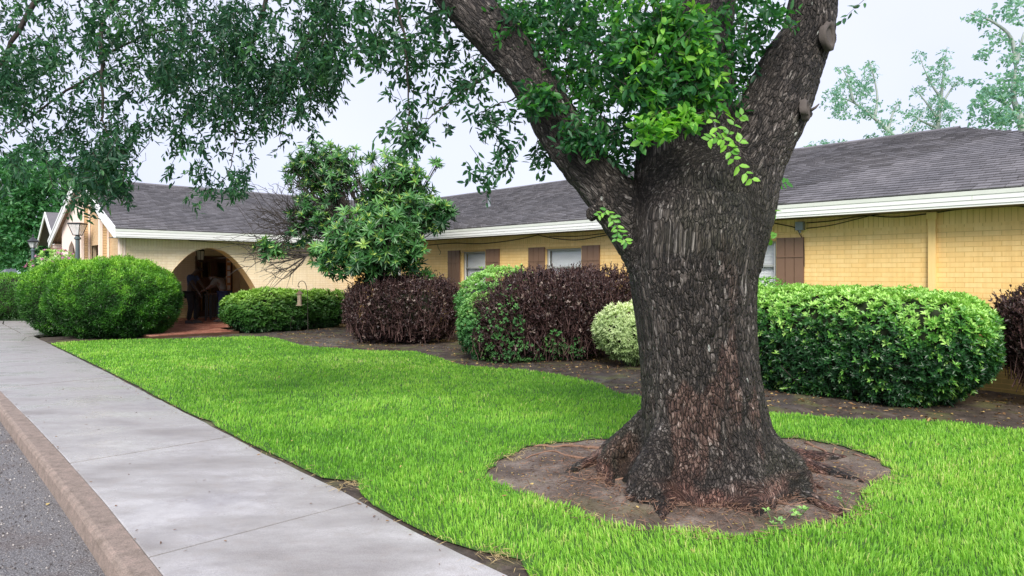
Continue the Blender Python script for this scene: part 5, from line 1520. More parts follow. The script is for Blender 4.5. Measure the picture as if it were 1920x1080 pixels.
y = shrub("euonymus_shrub", "light green shrub wedged against the left side of the largest purple shrub", None, (-0.25, 12.6))
lv = Leaves()
for c, h, n in (((-0.18, 12.75, 0.80), (0.82, 0.70, 0.76), 3400), ((-0.42, 12.05, 0.55), (0.50, 0.5, 0.55), 1900)):
    b_ = Bush(c, h, 0, 2.5, 0.12, 2.4, 15, 0.2); b_.core(y, 0.74)
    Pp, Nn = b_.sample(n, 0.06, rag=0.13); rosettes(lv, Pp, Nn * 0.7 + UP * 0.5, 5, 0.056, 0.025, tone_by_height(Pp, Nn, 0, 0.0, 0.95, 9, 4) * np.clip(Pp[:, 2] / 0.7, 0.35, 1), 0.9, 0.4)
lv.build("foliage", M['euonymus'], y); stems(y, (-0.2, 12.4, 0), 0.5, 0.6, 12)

y = shrub("variegated_shrub", "small cream and pale green variegated shrub peeking out left of the oak trunk", None, (1.95, 11.0))
lv = Leaves(); b_ = Bush((1.98, 11.0, 0.54), (0.60, 0.5, 0.45), 0, 2.4, 0.12, 2.6, 21, 0.35); b_.core(y, 0.70)
Pp, Nn = b_.sample(2100, 0.06, rag=0.12); rosettes(lv, Pp, Nn * 0.8 + UP * 0.3, 6, 0.062, 0.020, tone_by_height(Pp, Nn, 0, 0.2, 0.85, 10, 5), 0.9, 0.4)
lv.build("foliage", M['variegated'], y); stems(y, (1.98, 11.0, 0), 0.35, 0.4, 12)

# pittosporum hedge right of the oak
y = shrub("pittosporum_hedge", "long boxy dark green hedge with bright leaf rosettes right of the oak", None, tuple(B(3.6, 9.05)[:2]))
y['category'] = 'hedge'
lv = Leaves()
b_ = Bush(B(3.60, 8.95, 0.62), (1.84, 0.80, 0.68), ANG1, 4.2, 0.055, 1.6, 25, 0.26); b_.core(y, 0.90)
Pp, Nn = b_.sample(9000, 0.05, rag=0.085)
new = fbm(Pp * 3.3, 3, 33)
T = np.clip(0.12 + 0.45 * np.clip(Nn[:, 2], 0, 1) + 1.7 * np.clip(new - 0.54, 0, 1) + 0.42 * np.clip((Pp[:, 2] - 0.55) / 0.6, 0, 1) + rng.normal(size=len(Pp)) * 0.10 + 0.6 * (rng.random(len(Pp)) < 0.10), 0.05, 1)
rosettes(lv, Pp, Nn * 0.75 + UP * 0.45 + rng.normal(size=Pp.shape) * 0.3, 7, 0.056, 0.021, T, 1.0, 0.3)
b2_ = Bush(B(4.75, 9.35, 1.2), (0.55, 0.45, 0.20), ANG1, 2.2, 0.1, 3, 26); Pp, Nn = b2_.sample(500, 0.04)
rosettes(lv, Pp, Nn * 0.6 + UP * 0.6, 7, 0.052, 0.02, 0.75, 1.0, 0.3)
Pp = B(3.1, 9.1, 1.32) + rng.normal(size=(14, 3)) * [0.1, 0.1, 0.03]; rosettes(lv, Pp, np.tile(UP, (14, 1)), 7, 0.065, 0.022, 0.45, 0.9, 0.3)
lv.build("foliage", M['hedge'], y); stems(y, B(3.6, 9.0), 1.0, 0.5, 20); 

# pink flowering shrub behind the yew, at the gable post
y = shrub("flowering_shrub", "shrub with a few pink blooms behind the yew near the gable post", None, (-12.9, 18.9))
lv = Leaves(); b_ = Bush((-12.9, 18.9, 1.35), (0.75, 0.5, 0.72), 0, 2, 0.15, 2.0, 28, 0.3); b_.core(y, 0.6)
Pp, Nn = b_.sample(900, 0.10); rosettes(lv, Pp, Nn + UP * 0.4, 5, 0.085, 0.03, tone_by_height(Pp, Nn, 0, 0.3, 1.0, 12, 4), 0.9, 0.4)
lv.build("foliage", M['euonymus'], y)
lv = Leaves(); Pp, Nn = b_.sample(90, 0.02); k = (Pp[:, 2] > 1.6); Pp, Nn = Pp[k] + Nn[k] * 0.04, Nn[k]; rosettes(lv, Pp, Nn, 5, 0.06, 0.05, 0.6, 1.2, 0.3)
o = lv.build("blooms", M['flower'], y); stems(y, (-12.9, 18.9, 0), 0.3, 1.2, 8)

# ------------------------------------------------------------------ loquat tree in front of the inner corner
lq = empty("loquat_tree", (-2.75, 15.2, 0))
tag(lq, "small loquat tree with whorls of long leaves and a half bare left side", "tree")
m = MB()
fork = P(712, 520, 15.1)
m.tube(smooth_line([np.array([-2.45, 15.3, -0.05]), np.array([-2.5, 15.2, 0.6]), P(745, 548, 15.1), P(728, 532, 15.1), fork, P(700, 508, 15.1)], 5), np.linspace(0.13, 0.085, 26), 10)
m.build("trunk", M['twig'], lq, True)
lv = Leaves(); lb = MB(); dead = MB()
blobs = [  # u, v, r, Y, rosettes, bareness
    (740, 325, 48, 15.2, 34, 0), (775, 345, 36, 14.9, 22, 0), (700, 350, 36, 15.3, 20, 0), (815, 400, 30, 14.8, 24, 0), (838, 398, 14, 14.8, 8, 0), (770, 400, 46, 14.8, 34, 0), (720, 410, 50, 14.9, 40, 0),
    (665, 440, 50, 14.6, 46, 0), (730, 450, 55, 14.4, 56, 0), (770, 470, 30, 14.6, 26, 0), (685, 478, 50, 14.5, 50, 0), (640, 480, 42, 14.6, 36, 0), (760, 488, 28, 14.7, 14, 0), (610, 480, 30, 14.7, 16, 0),
    (600, 310, 44, 15.6, 28, 0.4), (628, 350, 44, 15.5, 30, 0.6), (570, 335, 36, 15.7, 20, 0.5), (605, 385, 40, 15.4, 16, 0.9), (650, 300, 30, 15.4, 10, 0.3), (560, 300, 22, 15.7, 8, 0.4), (615, 290, 26, 15.6, 10, 0.3), (580, 390, 36, 15.5, 14, 0.8), (500, 468, 18, 15.0, 7, 0), (520, 478, 14, 15.0, 4, 0), (600, 420, 36, 15.2, 16, 0.6), (565, 400, 30, 15.3, 9, 0.9), (560, 440, 30, 15.2, 9, 0.9), (585, 300, 30, 15.6, 12, 0.4), (640, 320, 40, 15.5, 16, 0.5), (545, 330, 18, 15.6, 5, 0.5), (795, 520, 12, 14.9, 4, 0), (697, 300, 8, 15.3, 2, 0), (818, 310, 9, 15.2, 3, 0)]
def curve(a, b2, bend, k=5):
    mid = (a + b2) / 2 + bend
    return smooth_line([a, mid, b2], k)
for (u, v, r, Y, n, bare) in blobs:
    n = int(n * 2.1); c = P(u, v, Y); base = fork if v < 500 else P(712, 520, 15.1)
    main = curve(base, c, np.array([rng.normal() * 0.08, 0.05, 0.22 if u < 660 else 0.02]), 6)
    lb.tube(main, np.linspace(0.040, 0.012, len(main)), 5, False)
    q = rng.normal(size=(n, 3)); q = q / np.linalg.norm(q, axis=1)[:, None] * (rng.random(n)[:, None] ** 0.45) * r * Y / FPX * 1.05
    Cn = c + q
    A = unit(q * 2.0 + UP * 0.35 + np.array([0, -0.35, 0]) + rng.normal(size=(n, 3)) * 0.25)
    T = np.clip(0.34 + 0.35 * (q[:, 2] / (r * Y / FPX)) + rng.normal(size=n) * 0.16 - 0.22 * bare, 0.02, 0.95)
    L = 0.185 if bare < 0.3 else 0.15
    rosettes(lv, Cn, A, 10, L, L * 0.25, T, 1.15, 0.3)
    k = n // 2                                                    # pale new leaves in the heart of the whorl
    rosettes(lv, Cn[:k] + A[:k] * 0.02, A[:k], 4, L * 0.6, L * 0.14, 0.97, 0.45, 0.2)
    for j in range(n):
        i = rng.integers(len(main) // 2, len(main)); lb.tube(curve(main[i], Cn[j] - A[j] * 0.01, rng.normal(size=3) * 0.04, 2), [0.010, 0.008, 0.007, 0.006, 0.005], 4, False)
# bare twiggy branches on the left
ends = [(478, 362), (490, 385), (470, 395), (500, 350), (482, 420), (505, 438), (470, 432), (520, 400), (540, 372), (530, 352), (555, 350), (478, 480), (462, 488), (492, 500), (520, 505), (452, 470), (540, 500), (560, 360), (510, 376), (495, 408), (525, 425), (545, 445), (500, 450), (548, 405)]
hub = [P(640, 470, 15.2), P(610, 440, 15.3), P(585, 415, 15.4), P(600, 470, 15.1), P(560, 430, 15.3), P(575, 480, 15.0)]
dead.tube(curve(fork, hub[0], np.array([0, 0, -0.05])), np.linspace(0.05, 0.035, 11), 6); dead.tube(curve(hub[0], hub[1], UP * 0.03), np.linspace(0.035, 0.025, 11), 6); dead.tube(curve(hub[1], hub[2], UP * 0.05), np.linspace(0.025, 0.02, 11), 6)
dead.tube(curve(hub[0], hub[3], UP * -0.04), np.linspace(0.03, 0.022, 11), 6); dead.tube(curve(hub[1], hub[4], UP * 0.0), np.linspace(0.025, 0.016, 11), 6); dead.tube(curve(hub[3], hub[5], UP * -0.03), np.linspace(0.022, 0.014, 11), 6)
for (u, v) in ends * 2:
    e = P(u + rng.normal() * 9, v + rng.normal() * 7, 15.1 + rng.normal() * 0.3)
    dd = [np.linalg.norm(e - h) for h in hub]; h = hub[int(np.argsort(dd)[rng.integers(0, 2)])]
    pl = curve(h, e, np.array([rng.normal() * 0.16, rng.normal() * 0.1, -0.12 + rng.normal() * 0.14]), 6); pl = pl + rng.normal(size=pl.shape) * 0.018 * np.linspace(0, 1, len(pl))[:, None]
    dead.tube(pl, np.linspace(0.013, 0.004, len(pl)), 4, False)
    for j in range(7):
        i = rng.integers(3, len(pl)); d = unit(pl[-1] - pl[0]) + rng.normal(size=3) * 0.65; L = 0.12 + 0.3 * rng.random()
        p1 = pl[i] + d * L * 0.5 + UP * 0.02; dead.tube([pl[i], p1, pl[i] + d * L + UP * 0.05 * rng.normal()], [0.007, 0.005, 0.003], 3, False)
o = dead.build("bare_branches", M['twig'], lq, True); o = lb.build("branches", M['twig'], lq, True)
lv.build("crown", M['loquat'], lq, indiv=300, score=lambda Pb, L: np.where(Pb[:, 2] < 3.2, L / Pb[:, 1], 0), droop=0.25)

# ------------------------------------------------------------------ trees beyond the building
def far_tree(name, label, limbs, blobs, mat, group=None, L=0.2, W=0.09, bark=None, n_leaf=9, slen=0.5, scale=1.0):
    base = P(limbs[0][0][0], 510, limbs[0][0][2]); root = empty(name, (base[0], base[1], 0)); tag(root, label, "tree", group)
    m = MB()
    for pts, r0, r1 in [(l, 0.22 if i == 0 else 0.10, 0.05 if i == 0 else 0.03) for i, l in enumerate(limbs)]:
        pl = smooth_line([P(*p) for p in pts], 5)
        if pts is limbs[0]: pl = np.vstack([[pl[0][0], pl[0][1], -0.2], pl])
        m.tube(pl, np.linspace(r0, 0.012 if name == 'open_tree' else r1, len(pl)) * (0.75 if name == 'open_tree' else 1), 6)
    m.build("trunk", bark or M['glare_pale_twig'], root, True)
    if name == 'open_tree': blobs = [(*d[:6], int(d[6] * 2.0)) for d in blobs]; L, W = L * 0.85, W * 0.85
    lv = Leaves(); sprigs(lv, blobs, L, W, n_leaf, slen, 0.1, twig_frac=0, tone=(0.2, 0.7)); lv.build("crown", mat, root)
far_tree("open_tree", "wispy pale tree leaning left above the roof, nearest to the oak",
    [[(1685, 300, 34), (1680, 262, 34), (1640, 222, 34), (1600, 192, 34), (1560, 178, 34)], [(1640, 222, 34), (1645, 180, 34), (1635, 130, 34), (1628, 112, 34)], [(1600, 192, 34), (1590, 150, 34), (1580, 128, 34)], [(1665, 245, 34), (1675, 210, 34), (1690, 185, 34)], [(1690, 255, 34), (1710, 240, 34), (1740, 200, 34)]],
    [(1595, 165, 30, 26, 34, 1, 26), (1565, 185, 26, 18, 34, 1, 17), (1630, 150, 14, 34, 34, 1, 16), (1600, 210, 40, 14, 34, 1, 16), (1630, 200, 26, 16, 34, 1, 12), (1660, 230, 18, 14, 34, 1, 8), (1585, 130, 16, 10, 34, 1, 5), (1680, 205, 14, 16, 34, 1, 4), (1670, 250, 20, 8, 34, 1, 5), (1640, 258, 20, 5, 34, 1, 4), (1560, 268, 30, 5, 34, 1, 6), (1530, 272, 20, 4, 34, 1, 4)], M['glare_pale_leaf'], "pale trees beyond the roof", 0.20, 0.09)
far_tree("open_tree", "slender upright pale tree in the middle beyond the roof",
    [[(1756, 290, 36), (1758, 240, 36), (1765, 180, 36), (1770, 130, 36), (1776, 86, 36)], [(1765, 185, 36), (1742, 150, 36), (1722, 100, 36)], [(1760, 225, 36), (1735, 190, 36), (1710, 160, 36)], [(1763, 200, 36), (1785, 165, 36), (1800, 150, 36)], [(1757, 240, 36), (1725, 225, 36), (1705, 210, 36)]],
    [(1768, 130, 12, 40, 36, 1, 20), (1745, 140, 14, 20, 36, 1, 10), (1725, 105, 12, 12, 36, 1, 4), (1760, 200, 24, 26, 36, 1, 24), (1735, 225, 28, 20, 36, 1, 16), (1710, 210, 16, 16, 36, 1, 7), (1795, 152, 12, 8, 36, 1, 5), (1785, 205, 18, 20, 36, 1, 8), (1720, 168, 12, 10, 36, 1, 5), (1775, 245, 26, 12, 36, 1, 10), (1704, 245, 14, 10, 36, 1, 4)], M['glare_pale_leaf'], "pale trees beyond the roof", 0.20, 0.09)
far_tree("leafy_tree", "fuller green tree rising behind the right end of the roof",
    [[(1925, 300, 30), (1915, 230, 30), (1900, 180, 30), (1905, 120, 30)], [(1915, 230, 30), (1880, 190, 30), (1850, 170, 30)], [(1905, 120, 30), (1895, 70, 30), (1860, 40, 30), (1820, 25, 30)], [(1905, 120, 30), (1920, 60, 30)]],
    [(1890, 160, 40, 26, 30, 1, 60), (1860, 190, 40, 26, 30, 1, 40), (1900, 215, 50, 22, 30, 1, 60), (1850, 230, 40, 14, 30, 1, 24), (1835, 205, 24, 20, 30, 1, 12), (1900, 110, 24, 30, 30, 1, 22), (1870, 70, 30, 14, 30, 1, 14), (1835, 35, 28, 12, 30, 1, 14), (1895, 20, 34, 26, 30, 1, 30), (1850, 95, 18, 10, 30, 1, 5), (1840, 110, 12, 8, 30, 1, 3), (1830, 150, 10, 14, 30, 1, 3), (1960, 120, 60, 120, 30, 1, 70)], M['glare_pale_leaf'], "pale trees beyond the roof", 0.20, 0.10)
far_tree("shade_tree", "dense dark green shade tree standing behind the gable at left",
    [[(60, 500, 34), (58, 440, 34), (50, 380, 34), (40, 320, 34)], [(58, 440, 34), (90, 390, 34)], [(56, 430, 34), (10, 380, 34)]],
    [(60, 400, 60, 60, 34, 2, 420), (20, 360, 60, 50, 34, 2, 330), (90, 350, 50, 50, 34, 2, 260), (10, 440, 60, 50, 34, 2, 300), (90, 450, 40, 45, 34, 2, 200), (40, 490, 60, 16, 34, 2, 130), (60, 310, 60, 40, 34, 2, 200), (-60, 400, 60, 100, 34, 2, 260), (140, 380, 30, 30, 35, 1, 60)], M['far_leaf'], None, 0.22, 0.11, M['twig'])
far_tree("shade_tree", "second broad green tree further back at the left edge",
    [[(-60, 500, 52), (-60, 420, 52), (-40, 360, 52)]],
    [(-20, 430, 120, 70, 52, 3, 500), (60, 470, 120, 34, 50, 3, 300), (10, 350, 80, 50, 52, 3, 200), (140, 440, 70, 60, 54, 3, 220)], M['far_leaf'], None, 0.34, 0.18, M['twig'])

# small gabled annex behind the entrance gable
an = empty("annex_building", (-19.5, 27.2, 0)); tag(an, "small brown gabled annex half hidden behind the entrance gable", "building")
m = MB(); A0 = B(31.5, 5.0); m.prism([B(31.5, 5.0, 0), B(31.5, 5.0, 2.9), B(33.2, 5.0, 3.9), B(34.9, 5.0, 2.9), B(34.9, 5.0, 0)], [B(31.5, 9.0, 0), B(31.5, 9.0, 2.9), B(33.2, 9.0, 3.9), B(34.9, 9.0, 2.9), B(34.9, 9.0, 0)])
m.build("wall", M['soffit_brown'], an)
def pl4(a, b2, c, d, th, mat, name):
    m = MB(); m.prism([p - UP * th for p in (a, b2, c, d)], [a, b2, c, d]); return m.build(name, mat, an)
pl4(B(31.1, 4.6, 2.75), B(33.2, 4.6, 4.02), B(33.2, 9.4, 4.02), B(31.1, 9.4, 2.75), 0.06, M['shingle'], "roof")
pl4(B(35.3, 4.6, 2.75), B(33.2, 4.6, 4.02), B(33.2, 9.4, 4.02), B(35.3, 9.4, 2.75), 0.06, M['shingle'], "roof")
m = MB(); m.box(B(31.1, 4.55, 2.55), B(2.1, 0, 1.27), D2 * 0.04, UP * 0.2); m.box(B(35.3, 4.55, 2.55), B(-2.1, 0, 1.27), D2 * 0.04, UP * 0.2); m.build("rake_board", M['white'], an)

# grey pitched cap on a pale post in the hedge at far left
sg = empty("post_cap_sign", (-18.4, 24.0, 0)); tag(sg, "small grey pitched roof on a pale post above the far left hedge", "roofed post")
m = MB(); c = np.array([-18.25, 24.0, 0]); m.box(c + np.array([-0.14, 0, 0]), [0.07, 0, 0], [0, 0.07, 0], [0, 0, 1.42]); m.build("post", M['plaster'], sg)
m = MB(); m.prism([c + np.array([-0.38, -0.2, 1.30]), c + np.array([0.28, -0.2, 1.30]), c + np.array([0.28, -0.2, 1.36]), c + np.array([0.16, -0.2, 1.66])], [c + np.array([-0.38, 0.3, 1.30]), c + np.array([0.28, 0.3, 1.30]), c + np.array([0.28, 0.3, 1.36]), c + np.array([0.16, 0.3, 1.66])]); m.build("cap", M['metal_grey'], sg)

# ------------------------------------------------------------------ lamp posts
def lamp(name, label, u, Y, top, w, style):
    x = (u - 960) / FPX * Y; c = np.array([x, Y, 0.0]); r = empty(name, (x, Y, 0)); tag(r, label, "lamp post", "lamp posts by the entrance gable")
    zt = top; h = w * 0.95; zb = zt - h - (0.14 if style else 0.0)
    m = MB(); m.lathe(c, [(0.11, 0), (0.11, 0.12), (0.07, 0.2), (0.062, 0.3), (0.055, zb - 0.12), (0.085, zb - 0.1), (0.085, zb - 0.06), (0.06, zb - 0.04), (0.05, zb)], 12); m.build("pole", M['slate_metal'], r, False)
    b0, t0 = w * 0.27, w * 0.5
    m = MB()
    m.lathe(c, [(b0 * 1.2, zb), (b0 * 1.3, zb + 0.02)], 4, math.pi / 4); m.lathe(c, [(t0 * 1.38, zb + h - 0.025), (t0 * 1.42, zb + h)], 4, math.pi / 4)
    for sx in (-1, 1):
        for sy in (-1, 1):
            m.tube([c + np.array([sx * b0 * 0.85, sy * b0 * 0.85, zb + 0.01]), c + np.array([sx * t0 * 0.95, sy * t0 * 0.95, zb + h - 0.01])], 0.011, 4)
    fr = m.build("lantern_frame", M['black_metal'], r)
    for (dx, dy) in ((1, 0), (-1, 0), (0, 1), (0, -1)):
        px_, py_ = -dy, dx
        V = [c + np.array([dx * b0 * 0.83 + px_ * b0 * 0.8, dy * b0 * 0.83 + py_ * b0 * 0.8, zb + 0.02]), c + np.array([dx * b0 * 0.83 - px_ * b0 * 0.8, dy * b0 * 0.83 - py_ * b0 * 0.8, zb + 0.02]),
             c + np.array([dx * t0 * 0.93 - px_ * t0 * 0.9, dy * t0 * 0.93 - py_ * t0 * 0.9, zb + h - 0.02]), c + np.array([dx * t0 * 0.93 + px_ * t0 * 0.9, dy * t0 * 0.93 + py_ * t0 * 0.9, zb + h - 0.02])]
        add("lantern_pane", V, [(0, 1, 2, 3)], M['lamp_glass'], fr)
    m = MB(); m.lathe(c, [(0.035, zb + 0.02), (0.04, zb + h * 0.5), (0.02, zb + h * 0.6)], 8); m.build("bulb", M['white'], fr)
    if style:
        m = MB(); m.lathe(c, [(t0 * 1.7, zb + h), (t0 * 0.9, zb + h + 0.09), (t0 * 0.35, zb + h + 0.15), (0.03, zb + h + 0.18), (0.045, zb + h + 0.22), (0.01, zb + h + 0.28)], 8, 0.3); m.build("lantern_cap", M['black_metal'], r)
    else:
        m = MB(); m.lathe(c, [(t0 * 1.45, zb + h), (t0 * 1.3, zb + h + 0.02)], 4, math.pi / 4); m.build("lantern_cap", M['black_metal'], r)
def lamp_glass():
    b = NB("lantern_glass"); t = b.n("ShaderNodeBsdfTransparent"); p = b.princ((0.75, 0.77, 0.78), 0.15)
    m = b.n("ShaderNodeMixShader"); m.inputs[0].default_value = 0.55; b.l(t.outputs[0], m.inputs[1]); b.l(p, m.inputs[2]); return b.done(m.outputs[0])
M['lamp_glass'] = lamp_glass()
lamp("lamp_post", "slate blue lamp post with open topped square lantern in front of the gable", 145.5, 18.6, 2.90, 0.35, 0)
lamp("lamp_post", "dark lamp post with pointed lantern cap before the shade tree", 62, 26.0, 2.88, 0.27, 1)

# hanging lantern inside the arch
c = P(375.5, 470, 19.0)
r = empty("hanging_lantern", tuple(c)); tag(r, "black hanging lantern inside the arched porch", "lantern")
m = MB(); m.tube([np.array([c[0], c[1], 2.41]), c + UP * 0.10], 0.008, 5); m.build("chain", M['black_metal'], r)
m = MB(); m.lathe(c, [(0.02, 0.10), (0.10, 0.04), (0.13, 0.0), (0.13, -0.015)], 6); m.lathe(c, [(0.10, -0.27), (0.05, -0.31), (0.02, -0.34)], 6)
for i in range(6):
    a = i * math.pi / 3; m.tube([c + np.array([0.12 * math.cos(a), 0.12 * math.sin(a), -0.01]), c + np.array([0.09 * math.cos(a), 0.09 * math.sin(a), -0.27])], 0.008, 4)
m.build("lantern_frame", M['black_metal'], r)
m = MB(); m.lathe(c, [(0.085, -0.26), (0.112, -0.02)], 6); m.build("lantern_pane", M['lamp_glass'], r)

# bird feeder on its crook
hk = P(577, 590, 16.6); gx = hk[0]; gy = 16.55
r = empty("shepherd_hook", (gx, gy, 0)); tag(r, "thin rust brown shepherd's hook standing in front of the low green shrub", "garden hook")
def hp(u, v): return np.array([(u - 960) / FPX * gy, gy, EYE + (510 - v) / FPX * gy])
m = MB(); m.tube(smooth_line([np.array([hp(578, 600)[0], gy, -0.1]), hp(577, 600), hp(577, 560), hp(575, 540), hp(571, 529), hp(565, 527), hp(560, 531), hp(559, 537), hp(562, 538)], 5), 0.0085, 6)
m.build("hook_rod", M['hook'] if 'hook' in M else M['twig'], r, True)
fc = hp(561.5, 556)
r = empty("bird_feeder", tuple(fc)); tag(r, "small wooden bird feeder with pitched roof hanging from the hook", "bird feeder")
m = MB(); m.tube([hp(560.5, 538), fc + UP * 0.14], 0.004, 4); m.build("hanger", M['black_metal'], r)
m = MB(); m.prism([fc + np.array([-.075, -.06, .06]), fc + np.array([.075, -.06, .06]), fc + np.array([0, -.06, .15])], [fc + np.array([-.075, .06, .06]), fc + np.array([.075, .06, .06]), fc + np.array([0, .06, .15])]); m.build("roof", M['copper'], r)
m = MB(); m.box(fc + np.array([-.04, -.04, -.2]), [.08, 0, 0], [0, .08, 0], [0, 0, .258]); m.build("seed_box", M['feeder'], r)
m = MB(); m.box(fc + np.array([-.065, -.06, -.225]), [.13, 0, 0], [0, .12, 0], [0, 0, .022]); m.build("tray", M['feeder'], r)

# ------------------------------------------------------------------ people in the porch
def skin(name, nodes, edges, rootn, mat, parent, sub=2):
    names = list(nodes); bm_ = bmesh.new(); vs = [bm_.verts.new(tuple(nodes[n][0])) for n in names]
    for a, b2 in edges: bm_.edges.new((vs[names.index(a)], vs[names.index(b2)]))
    me = bpy.data.meshes.new(name); bm_.to_mesh(me); bm_.free()
    o = bpy.data.objects.new(name, me); COL.objects.link(o)
    md = o.modifiers.new("skin", 'SKIN'); md.use_smooth_shade = True; md.branch_smoothing = 0.6
    for i, n in enumerate(names):
        rr = nodes[n][1]; rr = (rr, rr) if isinstance(rr, float) else rr
        me.skin_vertices[0].data[i].radius = rr; me.skin_vertices[0].data[i].use_root = (n == rootn)
    sb = o.modifiers.new("sub", 'SUBSURF'); sb.levels = sub; sb.render_levels = sub
    dg = bpy.context.evaluated_depsgraph_get(); ev = o.evaluated_get(dg); m2 = ev.to_mesh()
    V = np.array([v.co[:] for v in m2.vertices]); F = [tuple(p.vertices) for p in m2.polygons]; ev.to_mesh_clear(); bpy.data.objects.remove(o)
    return add(name, V, F, mat, parent, True)

def person(label, base, J, shirt, trousers, skinm, hair, sleeve=0.5):
    """J: joints in metres relative to base: forward = +x"""
    base = np.array(base, float); p = empty("person", tuple(base)); tag(p, label, "person")
    j = {k: base + np.array(v, float) for k, v in J.items()}
    nd = {'pel': (j['pel'], (0.14, 0.10)), 'waist': (j['pel'] * 0.5 + j['chest'] * 0.5, (0.13, 0.10)), 'chest': (j['chest'], (0.15, 0.11)), 'neck': (j['neck'], 0.055), 'jaw': (j['neck'] * 0.35 + j['head'] * 0.65, 0.062), 'head': (j['head'], (0.078, 0.092)), 'crown': (j['head'] + unit(j['head'] - j['neck']) * 0.075, (0.062, 0.072))}
    ed = [('pel', 'waist'), ('waist', 'chest'), ('chest', 'neck'), ('neck', 'jaw'), ('jaw', 'head'), ('head', 'crown')]
    nd['nose'] = (j['head'] + np.array([0.095, 0, -0.03]) * np.sign(J['face']), 0.015); ed.append(('head', 'nose'))
    for s_, y_ in (('n', -1), ('f', 1)):
        nd['sh' + s_] = (j['chest'] + np.array([0, 0.17 * y_, 0.06]), 0.062); nd['el' + s_] = (j['el' + s_], 0.043); nd['wr' + s_] = (j['wr' + s_], 0.028)
        d = unit(j['wr' + s_] - j['el' + s_]); nd['pm' + s_] = (j['wr' + s_] + d * 0.07, (0.038, 0.02))
        ed += [('chest', 'sh' + s_), ('sh' + s_, 'el' + s_), ('el' + s_, 'wr' + s_), ('wr' + s_, 'pm' + s_)]
        for f in range(4):
            off = np.array([0.0, (f - 1.5) * 0.020, 0]); L = (0.065, 0.078, 0.074, 0.055)[f]
            nd['f%d%s' % (f, s_)] = (j['wr' + s_] + d * (0.09 + L * 0.5) + off, 0.009); nd['g%d%s' % (f, s_)] = (j['wr' + s_] + d * (0.09 + L) + off + np.array([0.012 * J['face'], 0, -0.012]), 0.008)
            ed += [('pm' + s_, 'f%d%s' % (f, s_)), ('f%d%s' % (f, s_), 'g%d%s' % (f, s_))]
        nd['th' + s_] = (j['wr' + s_] + d * 0.07 + np.array([0.04 * J['face'], 0, 0]), 0.010); ed.append(('wr' + s_, 'th' + s_))
        nd['hip' + s_] = (j['pel'] + np.array([0, 0.09 * y_, -0.06]), 0.095); nd['kn' + s_] = (j['kn' + s_], 0.062); nd['an' + s_] = (j['an' + s_], 0.042); nd['to' + s_] = (j['an' + s_] + np.array([0.15 * J['face'], 0, -0.045]), 0.035)
        ed += [('pel', 'hip' + s_), ('hip' + s_, 'kn' + s_), ('kn' + s_, 'an' + s_), ('an' + s_, 'to' + s_)]
    skin("body", nd, ed, 'pel', skinm, p)
    g = lambda k, e: (nd[k][0], tuple(x + e for x in (nd[k][1] if isinstance(nd[k][1], tuple) else (nd[k][1],) * 2)))
    sn = {'pel': (nd['pel'][0] + np.array([0, 0, 0.0]), (0.165, 0.125)), 'waist': g('waist', 0.025), 'chest': g('chest', 0.022), 'nb': (nd['chest'][0] * 0.45 + nd['neck'][0] * 0.55, (0.075, 0.07))}
    se = [('pel', 'waist'), ('waist', 'chest'), ('chest', 'nb')]
    for s_ in 'nf':
        sn['sh' + s_] = g('sh' + s_, 0.020); sn['sl' + s_] = (nd['sh' + s_][0] * (1 - sleeve) + nd['el' + s_][0] * sleeve, (0.066, 0.066)); se += [('chest', 'sh' + s_), ('sh' + s_, 'sl' + s_)]
    skin("shirt", sn, se, 'chest', shirt, p)
    tn = {'pel': (nd['pel'][0] - UP * 0.02, (0.158, 0.120))}; te = []
    for s_ in 'nf':
        tn['hip' + s_] = g('hip' + s_, 0.018); tn['kn' + s_] = g('kn' + s_, 0.024); tn['an' + s_] = (nd['an' + s_][0] + UP * 0.0, (0.068, 0.068)); te += [('pel', 'hip' + s_), ('hip' + s_, 'kn' + s_), ('kn' + s_, 'an' + s_)]
    skin("trousers", tn, te, 'pel', trousers, p)
    hv = j['head'] + unit(j['head'] - j['neck']) * 0.045 - np.array([0.018 * J['face'], 0, 0])
    skin("hair", {'a': (hv, (0.083, 0.088)), 'b': (hv - np.array([0.045 * J['face'], 0, 0.05]), (0.07, 0.07))}, [('a', 'b')], 'a', hair, p)
    for s_, y_ in (('n', -1), ('f', 1)):
        a = nd['an' + s_][0]; m = MB(); a0 = a + np.array([-0.07 * J['face'], 0, -0.085]); L = 0.27 * J['face']
        m.prism([a0 + np.array([0, -0.045, 0]), a0 + np.array([L, -0.045, 0]), a0 + np.array([L, 0.045, 0]), a0 + np.array([0, 0.045, 0])][:: (1 if J['face'] > 0 else -1)],
                [a0 + np.array([0, -0.04, 0.09]), a0 + np.array([L * 0.85, -0.035, 0.045]), a0 + np.array([L * 0.85, 0.035, 0.045]), a0 + np.array([0, 0.04, 0.09])][:: (1 if J['face'] > 0 else -1)])
        m.build("shoe", M['shoe'], p)
    return p
FZ = 0.08
person("person in dark blue shirt and black trousers stooping under the arch", (-9.22, 19.1, FZ),
    dict(face=1, pel=(0.03, 0, 0.90), chest=(0.05, 0, 1.30), neck=(0.15, 0, 1.46), head=(0.27, 0, 1.55), eln=(0.20, -0.20, 1.10), wrn=(0.34, -0.18, 0.86), elf=(0.24, 0.2, 1.12), wrf=(0.40, 0.16, 0.90),
         knn=(0.08, -0.10, 0.50), ann=(0.0, -0.11, 0.09), knf=(0.14, 0.10, 0.50), anf=(0.10, 0.12, 0.09)), M['blue_cloth'], M['black_cloth'], M['skin_dark'], M['hair'], 0.62)
